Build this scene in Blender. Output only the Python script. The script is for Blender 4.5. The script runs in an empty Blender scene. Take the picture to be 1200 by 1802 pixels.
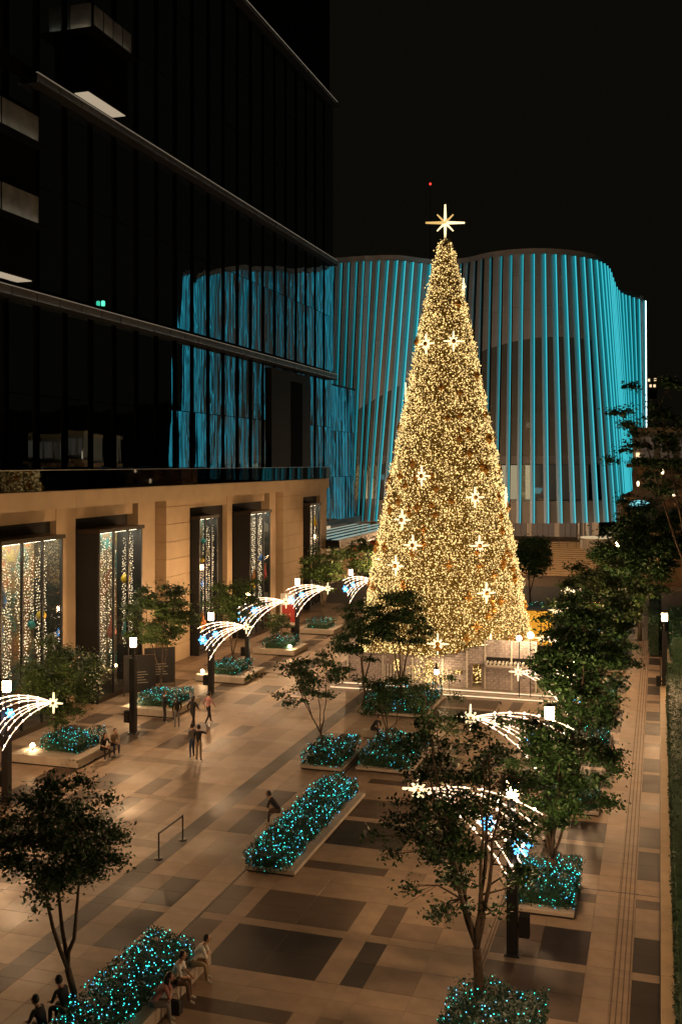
import bpy, math, random
import numpy as np
from mathutils import Vector, Matrix

scene = bpy.context.scene
COL = scene.collection
PI = math.pi
R = math.radians
random.seed(7)
rng = np.random.default_rng(7)

# ------------------------------------------------------------------ camera
cam_d = bpy.data.cameras.new('camera')
cam = bpy.data.objects.new('camera', cam_d)
COL.objects.link(cam)
cam.location = (0, 0, 14)
cam.rotation_euler = (R(90), 0, R(17.28))
cam_d.sensor_fit = 'VERTICAL'
cam_d.sensor_height = 24.0
cam_d.sensor_width = 16.0
cam_d.lens = 24.0 * 1800 / 1802
cam_d.shift_y = -86 / 1802.0
cam_d.clip_start = 0.2
cam_d.clip_end = 3000
scene.camera = cam

# ------------------------------------------------------------------ world (night)
world = bpy.data.worlds.new('World')
scene.world = world
world.use_nodes = True
bg = world.node_tree.nodes['Background']
bg.inputs['Color'].default_value = (1.0, 0.84, 0.52, 1)
bg.inputs['Strength'].default_value = 0.0038

scene.view_settings.view_transform = 'Standard'
scene.view_settings.look = 'None'
scene.view_settings.exposure = 0.0
scene.view_settings.gamma = 1.0
scene.render.engine = 'CYCLES'
scene.cycles.use_denoising = True
scene.cycles.sample_clamp_indirect = 3.0
scene.cycles.sample_clamp_direct = 30.0
scene.cycles.use_light_tree = True
scene.cycles.max_bounces = 5
scene.cycles.diffuse_bounces = 3
scene.cycles.glossy_bounces = 3
scene.cycles.transparent_max_bounces = 6
scene.cycles.caustics_reflective = False
scene.cycles.caustics_refractive = False


# ------------------------------------------------------------------ materials
def mat(name, col, rough=0.7, metal=0.0, noise=0.0, nscale=4.0, bump=0.0, bscale=30.0, spec=0.5,
        island=0.0, detail=4.0, stretch=None, roughvar=0.0):
    m = bpy.data.materials.new(name)
    m.use_nodes = True
    nt = m.node_tree
    b = nt.nodes['Principled BSDF']
    b.inputs['Roughness'].default_value = rough
    b.inputs['Metallic'].default_value = metal
    b.inputs['Specular IOR Level'].default_value = spec
    b.inputs['Base Color'].default_value = (*col, 1)
    tc = nt.nodes.new('ShaderNodeTexCoord')
    src = tc.outputs['Object']
    if stretch:
        mp = nt.nodes.new('ShaderNodeMapping')
        mp.inputs['Scale'].default_value = stretch
        nt.links.new(src, mp.inputs['Vector'])
        src = mp.outputs['Vector']
    last = None
    if noise > 0:
        n = nt.nodes.new('ShaderNodeTexNoise')
        n.inputs['Scale'].default_value = nscale
        n.inputs['Detail'].default_value = detail
        nt.links.new(src, n.inputs['Vector'])
        mr = nt.nodes.new('ShaderNodeMapRange')
        mr.inputs['From Min'].default_value = 0.3
        mr.inputs['From Max'].default_value = 0.7
        mr.inputs['To Min'].default_value = 1 - noise
        mr.inputs['To Max'].default_value = 1 + noise
        nt.links.new(n.outputs['Fac'], mr.inputs['Value'])
        last = mr.outputs['Result']
    if island > 0:
        g = nt.nodes.new('ShaderNodeNewGeometry')
        mr2 = nt.nodes.new('ShaderNodeMapRange')
        mr2.inputs['To Min'].default_value = 1 - island
        mr2.inputs['To Max'].default_value = 1 + island
        nt.links.new(g.outputs['Random Per Island'], mr2.inputs['Value'])
        if last is None:
            last = mr2.outputs['Result']
        else:
            mu = nt.nodes.new('ShaderNodeMath')
            mu.operation = 'MULTIPLY'
            nt.links.new(last, mu.inputs[0])
            nt.links.new(mr2.outputs['Result'], mu.inputs[1])
            last = mu.outputs[0]
    if last is not None:
        vm = nt.nodes.new('ShaderNodeVectorMath')
        vm.operation = 'SCALE'
        vm.inputs[0].default_value = col
        nt.links.new(last, vm.inputs['Scale'])
        nt.links.new(vm.outputs['Vector'], b.inputs['Base Color'])
    if roughvar > 0:
        geo = nt.nodes.new('ShaderNodeNewGeometry')
        n3 = nt.nodes.new('ShaderNodeTexNoise')
        n3.inputs['Scale'].default_value = 0.45
        n3.inputs['Detail'].default_value = 6
        nt.links.new(geo.outputs['Position'], n3.inputs['Vector'])
        mr3 = nt.nodes.new('ShaderNodeMapRange')
        mr3.inputs['From Min'].default_value = 0.2
        mr3.inputs['From Max'].default_value = 0.8
        mr3.inputs['To Min'].default_value = rough - roughvar
        mr3.inputs['To Max'].default_value = rough + roughvar
        nt.links.new(n3.outputs['Fac'], mr3.inputs['Value'])
        nt.links.new(mr3.outputs['Result'], b.inputs['Roughness'])
        mr4 = nt.nodes.new('ShaderNodeMapRange')
        mr4.inputs['From Min'].default_value = 0.15
        mr4.inputs['From Max'].default_value = 0.85
        mr4.inputs['To Min'].default_value = 0.70
        mr4.inputs['To Max'].default_value = 1.25
        nt.links.new(n3.outputs['Fac'], mr4.inputs['Value'])
        vm2 = nt.nodes.new('ShaderNodeVectorMath')
        vm2.operation = 'SCALE'
        nt.links.new(vm.outputs['Vector'], vm2.inputs[0])
        nt.links.new(mr4.outputs['Result'], vm2.inputs['Scale'])
        nt.links.new(vm2.outputs['Vector'], b.inputs['Base Color'])
    if bump > 0:
        n2 = nt.nodes.new('ShaderNodeTexNoise')
        n2.inputs['Scale'].default_value = bscale
        n2.inputs['Detail'].default_value = 3
        nt.links.new(src, n2.inputs['Vector'])
        bp = nt.nodes.new('ShaderNodeBump')
        bp.inputs['Strength'].default_value = bump
        bp.inputs['Distance'].default_value = 0.02
        nt.links.new(n2.outputs['Fac'], bp.inputs['Height'])
        nt.links.new(bp.outputs['Normal'], b.inputs['Normal'])
    return m


def emit(name, col, strength, sample=True, island=0.0, base=(0.02, 0.02, 0.02)):
    m = bpy.data.materials.new(name)
    m.use_nodes = True
    nt = m.node_tree
    b = nt.nodes['Principled BSDF']
    b.inputs['Base Color'].default_value = (*base, 1)
    b.inputs['Emission Color'].default_value = (*col, 1)
    b.inputs['Emission Strength'].default_value = strength
    if island:
        g = nt.nodes.new('ShaderNodeNewGeometry')
        mr = nt.nodes.new('ShaderNodeMapRange')
        mr.inputs['To Min'].default_value = strength * (1 - island)
        mr.inputs['To Max'].default_value = strength * (1 + island)
        nt.links.new(g.outputs['Random Per Island'], mr.inputs['Value'])
        nt.links.new(mr.outputs['Result'], b.inputs['Emission Strength'])
    m.cycles.emission_sampling = 'AUTO' if sample else 'NONE'
    return m


M = {}
# paving: real granite tones
for i, c in enumerate([(0.345, 0.26, 0.19), (0.275, 0.203, 0.148), (0.19, 0.138, 0.10), (0.088, 0.062, 0.047), (0.026, 0.019, 0.015)]):
    M['pave%d' % i] = mat('granite_tone_%d' % i, c, rough=0.5, spec=.3, noise=0.16, nscale=1.6, bump=0.12, bscale=6, detail=9, roughvar=.17)
M['joint'] = mat('paving_joint', (0.13, 0.095, 0.07), 0.9, noise=0.2)
M['asphalt'] = mat('asphalt', (0.05, 0.05, 0.055), 0.8, noise=0.2, nscale=8)
M['stone'] = mat('beige_stone', (0.46, 0.35, 0.225), 0.75, noise=0.07, nscale=0.8, bump=0.1, bscale=12)
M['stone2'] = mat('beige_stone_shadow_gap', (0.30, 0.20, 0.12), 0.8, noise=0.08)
M['kerb'] = mat('planter_granite', (0.38, 0.33, 0.27), 0.6, noise=0.12, nscale=3, bump=0.1)
M['ledge'] = mat('ledge_stone', (0.36, 0.27, 0.17), 0.65, noise=0.12, nscale=2, bump=0.1)
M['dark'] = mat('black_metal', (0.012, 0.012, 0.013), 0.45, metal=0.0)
M['darkm'] = mat('matt_black', (0.008, 0.008, 0.008), 0.8)
M['bronze'] = mat('bronze_frame', (0.05, 0.04, 0.03), 0.4, metal=0.6)
M['wall_dark'] = mat('dark_cladding', (0.004, 0.004, 0.004), 0.9, spec=.05)
M['ledge_metal'] = mat('grey_ledge_panel', (0.085, 0.08, 0.074), 0.5, metal=0.2, noise=0.15, nscale=1)
M['soil'] = mat('soil', (0.03, 0.02, 0.015), 0.95, noise=0.3)
M['bark'] = mat('bark', (0.07, 0.05, 0.035), 0.9, noise=0.35, nscale=9, bump=0.6, bscale=25)
M['leafA'] = mat('leaf_dark_green', (0.022, 0.066, 0.016), 0.55, island=0.55)
M['leafB'] = mat('leaf_green', (0.045, 0.085, 0.02), 0.55, island=0.55)
M['leafC'] = mat('shrub_leaf', (0.008, 0.052, 0.024), 0.5, island=0.5)
M['hedge'] = mat('hedge_leaf', (0.012, 0.042, 0.014), 0.6, island=0.6)
M['fir'] = mat('garland_green', (0.20, 0.14, 0.035), 0.7, island=0.6)
M['panel'] = mat('pale_facade_panel', (0.72, 0.72, 0.78), 0.55, noise=0.10, nscale=0.25)
M['spandrel'] = mat('spandrel_panel', (0.25, 0.25, 0.26), 0.5, noise=0.08, nscale=0.4)
M['fin_dark'] = mat('fin_back', (0.03, 0.03, 0.032), 0.8, spec=.1)
M['ornament'] = mat('bronze_ornament', (0.55, 0.30, 0.07), 0.35, metal=0.5)
M['steel'] = mat('brushed_steel', (0.5, 0.5, 0.52), 0.3, metal=0.8)
M['hut'] = mat('pale_hut_brick', (0.50, 0.45, 0.46), 0.85, noise=0.35, nscale=3.0, bump=0.3)
M['hutjoint'] = mat('hut_mortar', (0.30, 0.26, 0.25), 0.9)
M['white'] = mat('white_paint', (0.7, 0.68, 0.62), 0.6)
M['yellow'] = mat('yellow_board', (0.85, 0.58, 0.09), 0.6, noise=0.08)
M['red'] = mat('red_paint', (0.45, 0.04, 0.03), 0.5)
M['hill'] = mat('dark_hillside', (0.012, 0.013, 0.008), 0.95, noise=0.4, nscale=0.05)
M['rock'] = mat('ochre_rock', (0.30, 0.20, 0.12), 0.9, noise=0.4, nscale=0.6, bump=0.6, bscale=2)
M['far_wall'] = mat('far_grey_wall', (0.30, 0.29, 0.26), 0.8, noise=0.1)
M['canopyglass'] = mat('canopy_glass', (0.02, 0.06, 0.07), 0.12, spec=0.8)
M['wire'] = mat('thin_wire', (0.03, 0.03, 0.03), 0.6)

M['lamp'] = emit('lantern_glow', (1.0, 0.58, 0.28), 690)
M['spot'] = emit('garden_spot_glow', (1.0, 0.66, 0.34), 120)
M['warmdot'] = emit('warm_fairy_light', (1.0, 0.66, 0.235), 1.5, sample=False, island=0.92)
M['ledcyan'] = emit('cyan_fairy_light', (0.02, 0.66, 0.54), 4.2, sample=False, island=0.9)
M['ledblue'] = emit('blue_fairy_light', (0.08, 0.55, 0.90), 4.0, sample=False, island=0.8)
M['findim'] = emit('faint_painted_led_wash', (0.0, 0.055, 0.066), 1.0, sample=False, base=(0.45, 0.45, 0.48))  # outer fin strip: fading LED wash painted as a weak glow
M['finlit'] = emit('cyan_led_wash', (0.0, 0.15, 0.18), 1.0, sample=True, base=(0.1, 0.1, 0.1))  # on the fins, the middle step of the painted LED wash
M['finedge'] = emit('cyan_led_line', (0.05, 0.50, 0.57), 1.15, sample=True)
M['whiteled'] = emit('white_led_line', (0.75, 1.0, 1.0), 3.5, sample=False)
M['meteor'] = emit('warm_white_rope_light', (1.0, 0.66, 0.42), 3.4, sample=True)
M['bulb'] = emit('warm_white_bulb', (1.0, 0.78, 0.58), 7, sample=False)
M['snow'] = emit('blue_snowflake_light', (0.06, 0.42, 1.0), 6, sample=False)
M['gold'] = emit('gold_star_light', (1.0, 0.62, 0.20), 0.9, sample=False)
M['goldhot'] = emit('pale_star_light', (1.0, 0.76, 0.40), 2.0, sample=False)
M['curtain'] = emit('window_curtain_light', (1.0, 0.68, 0.40), 2.3, sample=False, island=0.7)
M['lowspot'] = emit('rock_uplight', (1.0, 0.7, 0.4), 3.5)
M['steplight'] = emit('step_edge_light', (1.0, 0.70, 0.42), 1.5)
M['soffit'] = emit('soffit_light', (1.0, 0.80, 0.55), 0.42)
M['roomlit'] = emit('lit_room_blind', (1.0, 0.76, 0.46), 0.62, base=(0.4, 0.35, 0.3))
M['roomdim'] = emit('dim_room', (1.0, 0.72, 0.5), 0.05, base=(0.12, 0.1, 0.1))
M['redlight'] = emit('red_beacon', (1.0, 0.03, 0.02), 4.0, sample=False)
M['greenlight'] = emit('green_exit_light', (0.1, 0.9, 0.5), 1.6, sample=False)
M['farlight'] = emit('far_window_light', (1.0, 0.7, 0.4), 1.4, sample=False)
M['handrail_light'] = emit('handrail_light', (1.0, 0.74, 0.42), 0.6, sample=False)
M['windowback'] = mat('printed_backdrop', (0.2, 0.18, 0.12), 0.8)
_nt = M['windowback'].node_tree
_n = _nt.nodes.new('ShaderNodeTexNoise'); _n.inputs['Scale'].default_value = 0.75; _n.inputs['Detail'].default_value = 1.5
_g = _nt.nodes.new('ShaderNodeNewGeometry'); _nt.links.new(_g.outputs['Position'], _n.inputs['Vector'])
_cr = _nt.nodes.new('ShaderNodeValToRGB'); _cr.color_ramp.interpolation = 'CONSTANT'
_cr.color_ramp.elements[0].color = (0.03, 0.05, 0.04, 1); _cr.color_ramp.elements[1].position = 0.60; _cr.color_ramp.elements[1].color = (0.22, 0.09, 0.04, 1)
for _p, _c in ((0.40, (0.05, 0.14, 0.14)), (0.45, (0.12, 0.09, 0.06)), (0.55, (0.20, 0.16, 0.06)), (0.575, (0.13, 0.10, 0.07))):
    _e = _cr.color_ramp.elements.new(_p); _e.color = (*_c, 1)
_nt.links.new(_n.outputs['Fac'], _cr.inputs['Fac'])
_nt.links.new(_cr.outputs['Color'], _nt.nodes['Principled BSDF'].inputs['Base Color'])
M['shopwarm'] = emit('shop_interior', (1.0, 0.62, 0.32), 0.16, base=(0.2, 0.14, 0.1))


M['balglass'] = mat('frosted_balustrade', (0.17, 0.165, 0.15), 0.35, noise=0.35, nscale=1.2)
M['foot_light'] = emit('balustrade_foot_light', (1.0, 0.84, 0.62), 9)


def mirror_glass(name, tint=(0.62, 0.80, 0.95), rough=0.02, bump=0.5):
    m = bpy.data.materials.new(name)
    m.use_nodes = True
    nt = m.node_tree
    out = nt.nodes['Material Output']
    nt.nodes.remove(nt.nodes['Principled BSDF'])
    gl = nt.nodes.new('ShaderNodeBsdfGlossy')
    gl.inputs['Color'].default_value = (*tint, 1)
    gl.inputs['Roughness'].default_value = rough
    df = nt.nodes.new('ShaderNodeBsdfDiffuse')
    df.inputs['Color'].default_value = (0.006, 0.006, 0.006, 1)
    mx = nt.nodes.new('ShaderNodeMixShader')
    mx.inputs[0].default_value = 0.52
    nt.links.new(df.outputs[0], mx.inputs[1])
    nt.links.new(gl.outputs[0], mx.inputs[2])
    nt.links.new(mx.outputs[0], out.inputs[0])
    # rolled glass ripples: long vertical waves
    geo = nt.nodes.new('ShaderNodeNewGeometry')
    mp = nt.nodes.new('ShaderNodeMapping')
    mp.inputs['Scale'].default_value = (1, 1.1, 0.10)
    nt.links.new(geo.outputs['Position'], mp.inputs['Vector'])
    n = nt.nodes.new('ShaderNodeTexNoise')
    n.inputs['Scale'].default_value = 1.0
    n.inputs['Detail'].default_value = 2.0
    nt.links.new(mp.outputs[0], n.inputs['Vector'])
    bp = nt.nodes.new('ShaderNodeBump')
    bp.inputs['Strength'].default_value = bump
    bp.inputs['Distance'].default_value = 0.014
    nt.links.new(n.outputs['Fac'], bp.inputs['Height'])
    nt.links.new(bp.outputs[0], gl.inputs['Normal'])
    return m


M['mirror'] = mirror_glass('dark_mirror_glass')


def clear_glass(name, tint=(0.8, 0.85, 0.85), fac=0.12):
    m = bpy.data.materials.new(name)
    m.use_nodes = True
    nt = m.node_tree
    out = nt.nodes['Material Output']
    nt.nodes.remove(nt.nodes['Principled BSDF'])
    gl = nt.nodes.new('ShaderNodeBsdfGlossy')
    gl.inputs['Roughness'].default_value = 0.02
    tr = nt.nodes.new('ShaderNodeBsdfTransparent')
    tr.inputs['Color'].default_value = (*tint, 1)
    mx = nt.nodes.new('ShaderNodeMixShader')
    mx.inputs[0].default_value = fac
    nt.links.new(tr.outputs[0], mx.inputs[1])
    nt.links.new(gl.outputs[0], mx.inputs[2])
    nt.links.new(mx.outputs[0], out.inputs[0])
    return m


M['glass'] = clear_glass('shop_glass')
M['glassdk'] = clear_glass('tinted_glass', (0.30, 0.32, 0.32), 0.10)


def hall_glass():
    m = bpy.data.materials.new('dark_fritted_glass'); m.use_nodes = True
    nt = m.node_tree; pb = nt.nodes['Principled BSDF']
    pb.inputs['Base Color'].default_value = (0.30, 0.29, 0.27, 1); pb.inputs['Roughness'].default_value = 0.08
    tr = nt.nodes.new('ShaderNodeBsdfTransparent'); tr.inputs['Color'].default_value = (.8, .85, .85, 1)
    mx = nt.nodes.new('ShaderNodeMixShader'); mx.inputs[0].default_value = 0.62
    nt.links.new(tr.outputs[0], mx.inputs[1]); nt.links.new(pb.outputs[0], mx.inputs[2])
    nt.links.new(mx.outputs[0], nt.nodes['Material Output'].inputs[0])
    return m


M['hallglass'] = hall_glass()


# ------------------------------------------------------------------ mesh helpers
class MB:
    def __init__(s):
        s.v = []; s.f = []; s.mi = []

    def add(s, vs, fs, mi=0):
        o = len(s.v)
        s.v.extend(vs)
        for f in fs:
            s.f.append([i + o for i in f]); s.mi.append(mi)

    def box(s, x0, x1, y0, y1, z0, z1, mi=0):
        s.add([(x0, y0, z0), (x1, y0, z0), (x1, y1, z0), (x0, y1, z0), (x0, y0, z1), (x1, y0, z1), (x1, y1, z1), (x0, y1, z1)],
              [(0, 3, 2, 1), (4, 5, 6, 7), (0, 1, 5, 4), (1, 2, 6, 5), (2, 3, 7, 6), (3, 0, 4, 7)], mi)
        return s

    def bbox(s, x0, x1, y0, y1, z0, z1, b=0.02, mi=0):
        """box with chamfered top edge"""
        vs = []
        for z, d in ((z0, 0), (z1 - b, 0), (z1, b)):
            vs += [(x0 + d, y0 + d, z), (x1 - d, y0 + d, z), (x1 - d, y1 - d, z), (x0 + d, y1 - d, z)]
        fs = [(0, 3, 2, 1), (8, 9, 10, 11)]
        for k in (0, 4):
            for i in range(4):
                j = (i + 1) % 4
                fs.append((k + i, k + j, k + 4 + j, k + 4 + i))
        s.add(vs, fs, mi)
        return s

    def lathe(s, prof, n=12, c=(0, 0, 0), mi=0, cap=True):
        vs = []
        for r, z in prof:
            for i in range(n):
                a = 2 * PI * i / n
                vs.append((c[0] + r * math.cos(a), c[1] + r * math.sin(a), c[2] + z))
        fs = []
        for k in range(len(prof) - 1):
            for i in range(n):
                j = (i + 1) % n
                fs.append((k * n + i, k * n + j, (k + 1) * n + j, (k + 1) * n + i))
        if cap:
            fs.append(tuple(range(n - 1, -1, -1)))
            fs.append(tuple((len(prof) - 1) * n + i for i in range(n)))
        s.add(vs, fs, mi)
        return s

    def tube(s, pts, rad, n=6, mi=0):
        pts = [Vector(p) for p in pts]
        rr = rad if isinstance(rad, (list, tuple)) else [rad] * len(pts)
        vs = []
        up = Vector((0.13, 0.31, 1)).normalized()
        for i, p in enumerate(pts):
            d = (pts[min(i + 1, len(pts) - 1)] - pts[max(i - 1, 0)])
            if d.length < 1e-6: d = Vector((0, 0, 1))
            d.normalize()
            a = d.cross(up)
            if a.length < 0.05: a = d.cross(Vector((1, 0, 0)))
            a.normalize(); b = d.cross(a)
            for k in range(n):
                t = 2 * PI * k / n
                vs.append(tuple(p + (a * math.cos(t) + b * math.sin(t)) * rr[i]))
        fs = []
        for i in range(len(pts) - 1):
            for k in range(n):
                j = (k + 1) % n
                fs.append((i * n + k, i * n + j, (i + 1) * n + j, (i + 1) * n + k))
        fs.append(tuple(range(n - 1, -1, -1)))
        fs.append(tuple((len(pts) - 1) * n + k for k in range(n)))
        s.add(vs, fs, mi)
        return s

    def ball(s, c, r, n=8, m=5, mi=0, sc=(1, 1, 1)):
        vs = [(c[0], c[1], c[2] - r * sc[2])]
        for i in range(1, m):
            t = -PI / 2 + PI * i / m
            for k in range(n):
                a = 2 * PI * k / n
                vs.append((c[0] + r * sc[0] * math.cos(t) * math.cos(a), c[1] + r * sc[1] * math.cos(t) * math.sin(a), c[2] + r * sc[2] * math.sin(t)))
        vs.append((c[0], c[1], c[2] + r * sc[2]))
        fs = []
        for k in range(n):
            j = (k + 1) % n
            fs.append((0, 1 + j, 1 + k))
            for i in range(m - 2):
                fs.append((1 + i * n + k, 1 + i * n + j, 1 + (i + 1) * n + j, 1 + (i + 1) * n + k))
            fs.append((1 + (m - 2) * n + k, 1 + (m - 2) * n + j, len(vs) - 1))
        s.add(vs, fs, mi)
        return s

    def mesh(s, name, mats, smooth=False):
        me = bpy.data.meshes.new(name)
        me.from_pydata(s.v, [], s.f)
        for m in (mats if isinstance(mats, (list, tuple)) else [mats]):
            me.materials.append(m)
        if len(set(s.mi)) > 1 or (s.mi and s.mi[0]):
            me.polygons.foreach_set('material_index', s.mi)
        if smooth:
            me.polygons.foreach_set('use_smooth', [True] * len(s.f))
        me.update()
        return me

    def build(s, name, mats, parent=None, smooth=False):
        o = bpy.data.objects.new(name, s.mesh(name, mats, smooth))
        COL.objects.link(o)
        if parent: o.parent = parent
        return o


def tag(o, label=None, cat=None, group=None, kind=None):
    if label: o['label'] = label
    if cat: o['category'] = cat
    if group: o['group'] = group
    if kind: o['kind'] = kind
    return o


def thing(name, label, cat, loc=(0, 0, 0), rz=0.0, group=None):
    o = bpy.data.objects.new(name, None)
    COL.objects.link(o)
    o.location = loc
    o.rotation_euler = (0, 0, rz)
    o.empty_display_size = 0.3
    return tag(o, label, cat, group)


def link_mesh(name, me, parent=None, loc=(0, 0, 0), rz=0.0, sc=None):
    o = bpy.data.objects.new(name, me)
    COL.objects.link(o)
    o.location = loc
    if rz: o.rotation_euler = (0, 0, rz)
    if sc: o.scale = sc
    if parent: o.parent = parent
    return o


def copy_tree(o, parent=None):
    c = o.copy()
    COL.objects.link(c)
    c.parent = parent
    for ch in list(o.children):
        copy_tree(ch, c)
    return c


def fast_mesh(name, V, nper, tris, mats, mi=None):
    """V (N*nper,3); tris (k,m) face pattern per element"""
    V = np.asarray(V, dtype=np.float32).reshape(-1, 3)
    n = len(V) // nper
    pat = np.asarray(tris, dtype=np.int32)
    F = (pat[None, :, :] + (np.arange(n, dtype=np.int32) * nper)[:, None, None]).reshape(-1, pat.shape[1])
    me = bpy.data.meshes.new(name)
    me.vertices.add(len(V)); me.vertices.foreach_set('co', V.ravel())
    me.loops.add(F.size); me.loops.foreach_set('vertex_index', F.ravel())
    me.polygons.add(len(F))
    me.polygons.foreach_set('loop_start', np.arange(len(F), dtype=np.int32) * pat.shape[1])
    me.polygons.foreach_set('loop_total', np.full(len(F), pat.shape[1], dtype=np.int32))
    for m in (mats if isinstance(mats, (list, tuple)) else [mats]):
        me.materials.append(m)
    if mi is not None:
        me.polygons.foreach_set('material_index', np.repeat(np.asarray(mi, dtype=np.int32), len(pat)))
    me.update(calc_edges=True)
    return me


def unit(a):
    return a / np.maximum(np.linalg.norm(a, axis=1, keepdims=True), 1e-6)


def leaves(C, size, flat=0.5, aspect=0.45, mi=None, mats=None, name='leaves', g=rng):
    """diamond leaves, folded along the mid rib"""
    n = len(C)
    d = g.normal(size=(n, 3)); d[:, 2] *= flat; d = unit(d)
    nn = g.normal(size=(n, 3)) * (0.8 - 0.4 * flat); nn[:, 2] += 1.0
    b = unit(np.cross(nn, d)); up = unit(np.cross(d, b))
    s = (size * g.uniform(0.6, 1.35, size=n))[:, None]
    V = np.stack([C - d * s * .5, C + b * s * aspect * .5 - up * s * .08, C + d * s * .5, C - b * s * aspect * .5 - up * s * .08], axis=1)
    return fast_mesh(name, V, 4, [[0, 1, 2], [0, 2, 3]], mats, mi)


def dots(C, r, mats, name='dots', mi=None):
    n = len(C)
    off = np.array([[1, 0, 0], [-1, 0, 0], [0, 1, 0], [0, -1, 0], [0, 0, 1], [0, 0, -1]], dtype=float)
    rr = np.asarray(r) * np.ones(n)
    V = C[:, None, :] + off[None] * rr[:, None, None]
    return fast_mesh(name, V, 6, [[0, 2, 4], [2, 1, 4], [1, 3, 4], [3, 0, 4], [2, 0, 5], [1, 2, 5], [3, 1, 5], [0, 3, 5]], mats, mi)


# ------------------------------------------------------------------ ground and paving
g = MB(); g.box(-700, 700, -60, 1500, -0.6, -0.056)
tag(g.build('ground', M['joint']), 'dark ground under and beyond the plaza', kind='structure')
rd = MB(); rd.box(-60, 40, 97.2, 118, -0.056, -0.03)
tag(rd.build('road', M['asphalt']), 'dark road between the plaza and the far staircase', kind='structure')
pv = bpy.data.objects.new('plaza_paving', None); COL.objects.link(pv)
tag(pv, 'plaza paved in light and dark granite slabs', kind='structure')

P = 9.6
YREL = [0, 1.3, 2.6, 3.05, 4.1, 5.2, 6.3, 7.3, 7.95, 8.8, 9.6]
XL = [-32.5, -31.3, -30.1, -28.9, -27.7, -26.5, -25.3, -24.5, -23.7, -22.5, -21.3, -20.5, -19.7, -18.5, -17.35, -16.6, -15.7, -14.7, -13.62,
      -13.54, -12.75, -12.2, -10.55, -8.9, -8.2, -7.55, -6.2, -4.92, -4.66, -3.3, -1.95, -1.25, -0.72, 0.0]


def tone(i, x, y, yr):
    big = yr < 5.2 and not (2.6 < yr < 3.05)
    thin = 7.3 < yr < 7.95
    r = random.random()
    if -17.35 < x < -16.6: return 4
    if x > -0.72: return 4 if big else (3 if thin else 1)
    if -1.95 < x < -0.72: return 1
    if -4.66 < x < -1.95: return (4 if yr > 3.05 and x > -3.3 else 3) if big else (3 if thin else 1)
    if -4.92 < x < -4.66: return 1
    if -7.55 < x < -4.92: return 1 if not big else (2 if r < .35 else 1)
    if -8.2 < x < -7.55: return 4 if (yr < 2.6) else (3 if big else (2 if thin else 1))
    if -8.9 < x < -8.2: return 1
    if -12.2 < x < -8.9: return 4 if (big and yr < 2.6) else (3 if big else (3 if thin else 1))
    if -12.75 < x < -12.2: return 1
    if -13.54 < x < -12.75: return 3 if big else 1
    if x > -17.35:
        return (4 if big else 1) if -15.7 < x < -14.7 else (2 if big and x < -15.7 else 0)
    # west side of the plaza: lengthwise strips broken crosswise
    j = int((x + 32.5) / 1.2)
    if thin: return 2 if r < .7 else 1
    if big: return (2, 1, 3, 0, 0, 3, 1, 3, 0, 3, 1, 2, 1)[j % 13]
    return (1, 0, 1, 2, 0, 1, 0, 1, 0, 1, 2, 1, 0)[j % 13]


cells = []
for k in range(-1, 9):
    y0 = 26.2 - P + k * P - P + 9.6
    for a, b in zip(YREL[:-1], YREL[1:]):
        ya, yb = y0 + a, y0 + b
        if ya > 97: continue
        for i, (xa, xb) in enumerate(zip(XL[:-1], XL[1:])):
            xm, ym = (xa + xb) / 2, (ya + yb) / 2
            if xb - xa < 0.1: continue
            D = -xm * 0 + ym * .9549 - xm * .297
            lat = xm * .9549 + ym * .297
            px = 600 + 1800 * lat / max(D, 1)
            py = 815 + 25200 / max(D, 1)
            vis = -150 < px < 1300 and py < 1900
            t = tone(i, xm, ym, (a + b) / 2)
            sub = 1
            cells.append((D if vis else 999, xa, xb, ya, yb, t))
cells.sort(key=lambda c: c[0])
slab_cache = {}
rest = MB()
for n, (D, xa, xb, ya, yb, t) in enumerate(cells):
    w, l = xb - xa - .006, yb - ya - .006
    if n < 290:
        key = (round(w, 2), round(l, 2), t)
        if key not in slab_cache:
            b = MB(); b.bbox(-w / 2, w / 2, -l / 2, l / 2, -0.055, 0, 0.003)
            slab_cache[key] = b.mesh('paving_slab', M['pave%d' % t])
        link_mesh('paving_slab', slab_cache[key], pv, ((xa + xb) / 2, (ya + yb) / 2, random.uniform(-.0015, .0005)))
    else:
        rest.box(xa + .004, xa + .004 + w, ya + .004, ya + .004 + l, -0.055, 0, t)
tag(rest.build('paving_slabs_beyond', [M['pave%d' % i] for i in range(5)], pv), kind='stuff')
gr = MB()
for x in (-1.22, -1.08, -0.94, -0.80):
    gr.box(x, x + .035, 14, 97, 0.001, 0.005)
tag(gr.build('guide_groove', M['joint'], pv))
sd = MB(); sd.box(-13.61, -13.55, 14, 97, -.05, -0.012)
sd.build('slot_drain', M['dark'], pv)
sd = MB(); sd.box(-4.83, -4.79, 14, 97, 0.001, 0.005); sd.box(-4.74, -4.70, 14, 97, 0.001, 0.005)
sd.build('slot_drain', M['joint'], pv)

sd = MB(); sd.box(-2.45, -0.02, 34.52, 34.55, 0.0015, 0.006)
for k in range(6): sd.box(-2.3 + k * .4, -2.26 + k * .4, 34.50, 34.57, 0.0061, 0.012)
sd.build('expansion_joint', M['dark'], pv)
# right hand ledge, hedge
lw = thing('planter_wall', 'long low stone ledge along the right edge of the walkway', 'wall', (0, 0, 0))
for k in range(20):
    b = MB(); b.bbox(0.03, 0.36, 15 + k * 2.6, 15 + k * 2.6 + 2.592, -.05, 0.62 , .012)
    b.build('stone_block', M['ledge'], lw)
sg = MB(); sg.box(-0.0, 0.03, 15, 67, -0.05, 0.54); sg.build('shadow_gap', M['dark'], lw)


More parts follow.
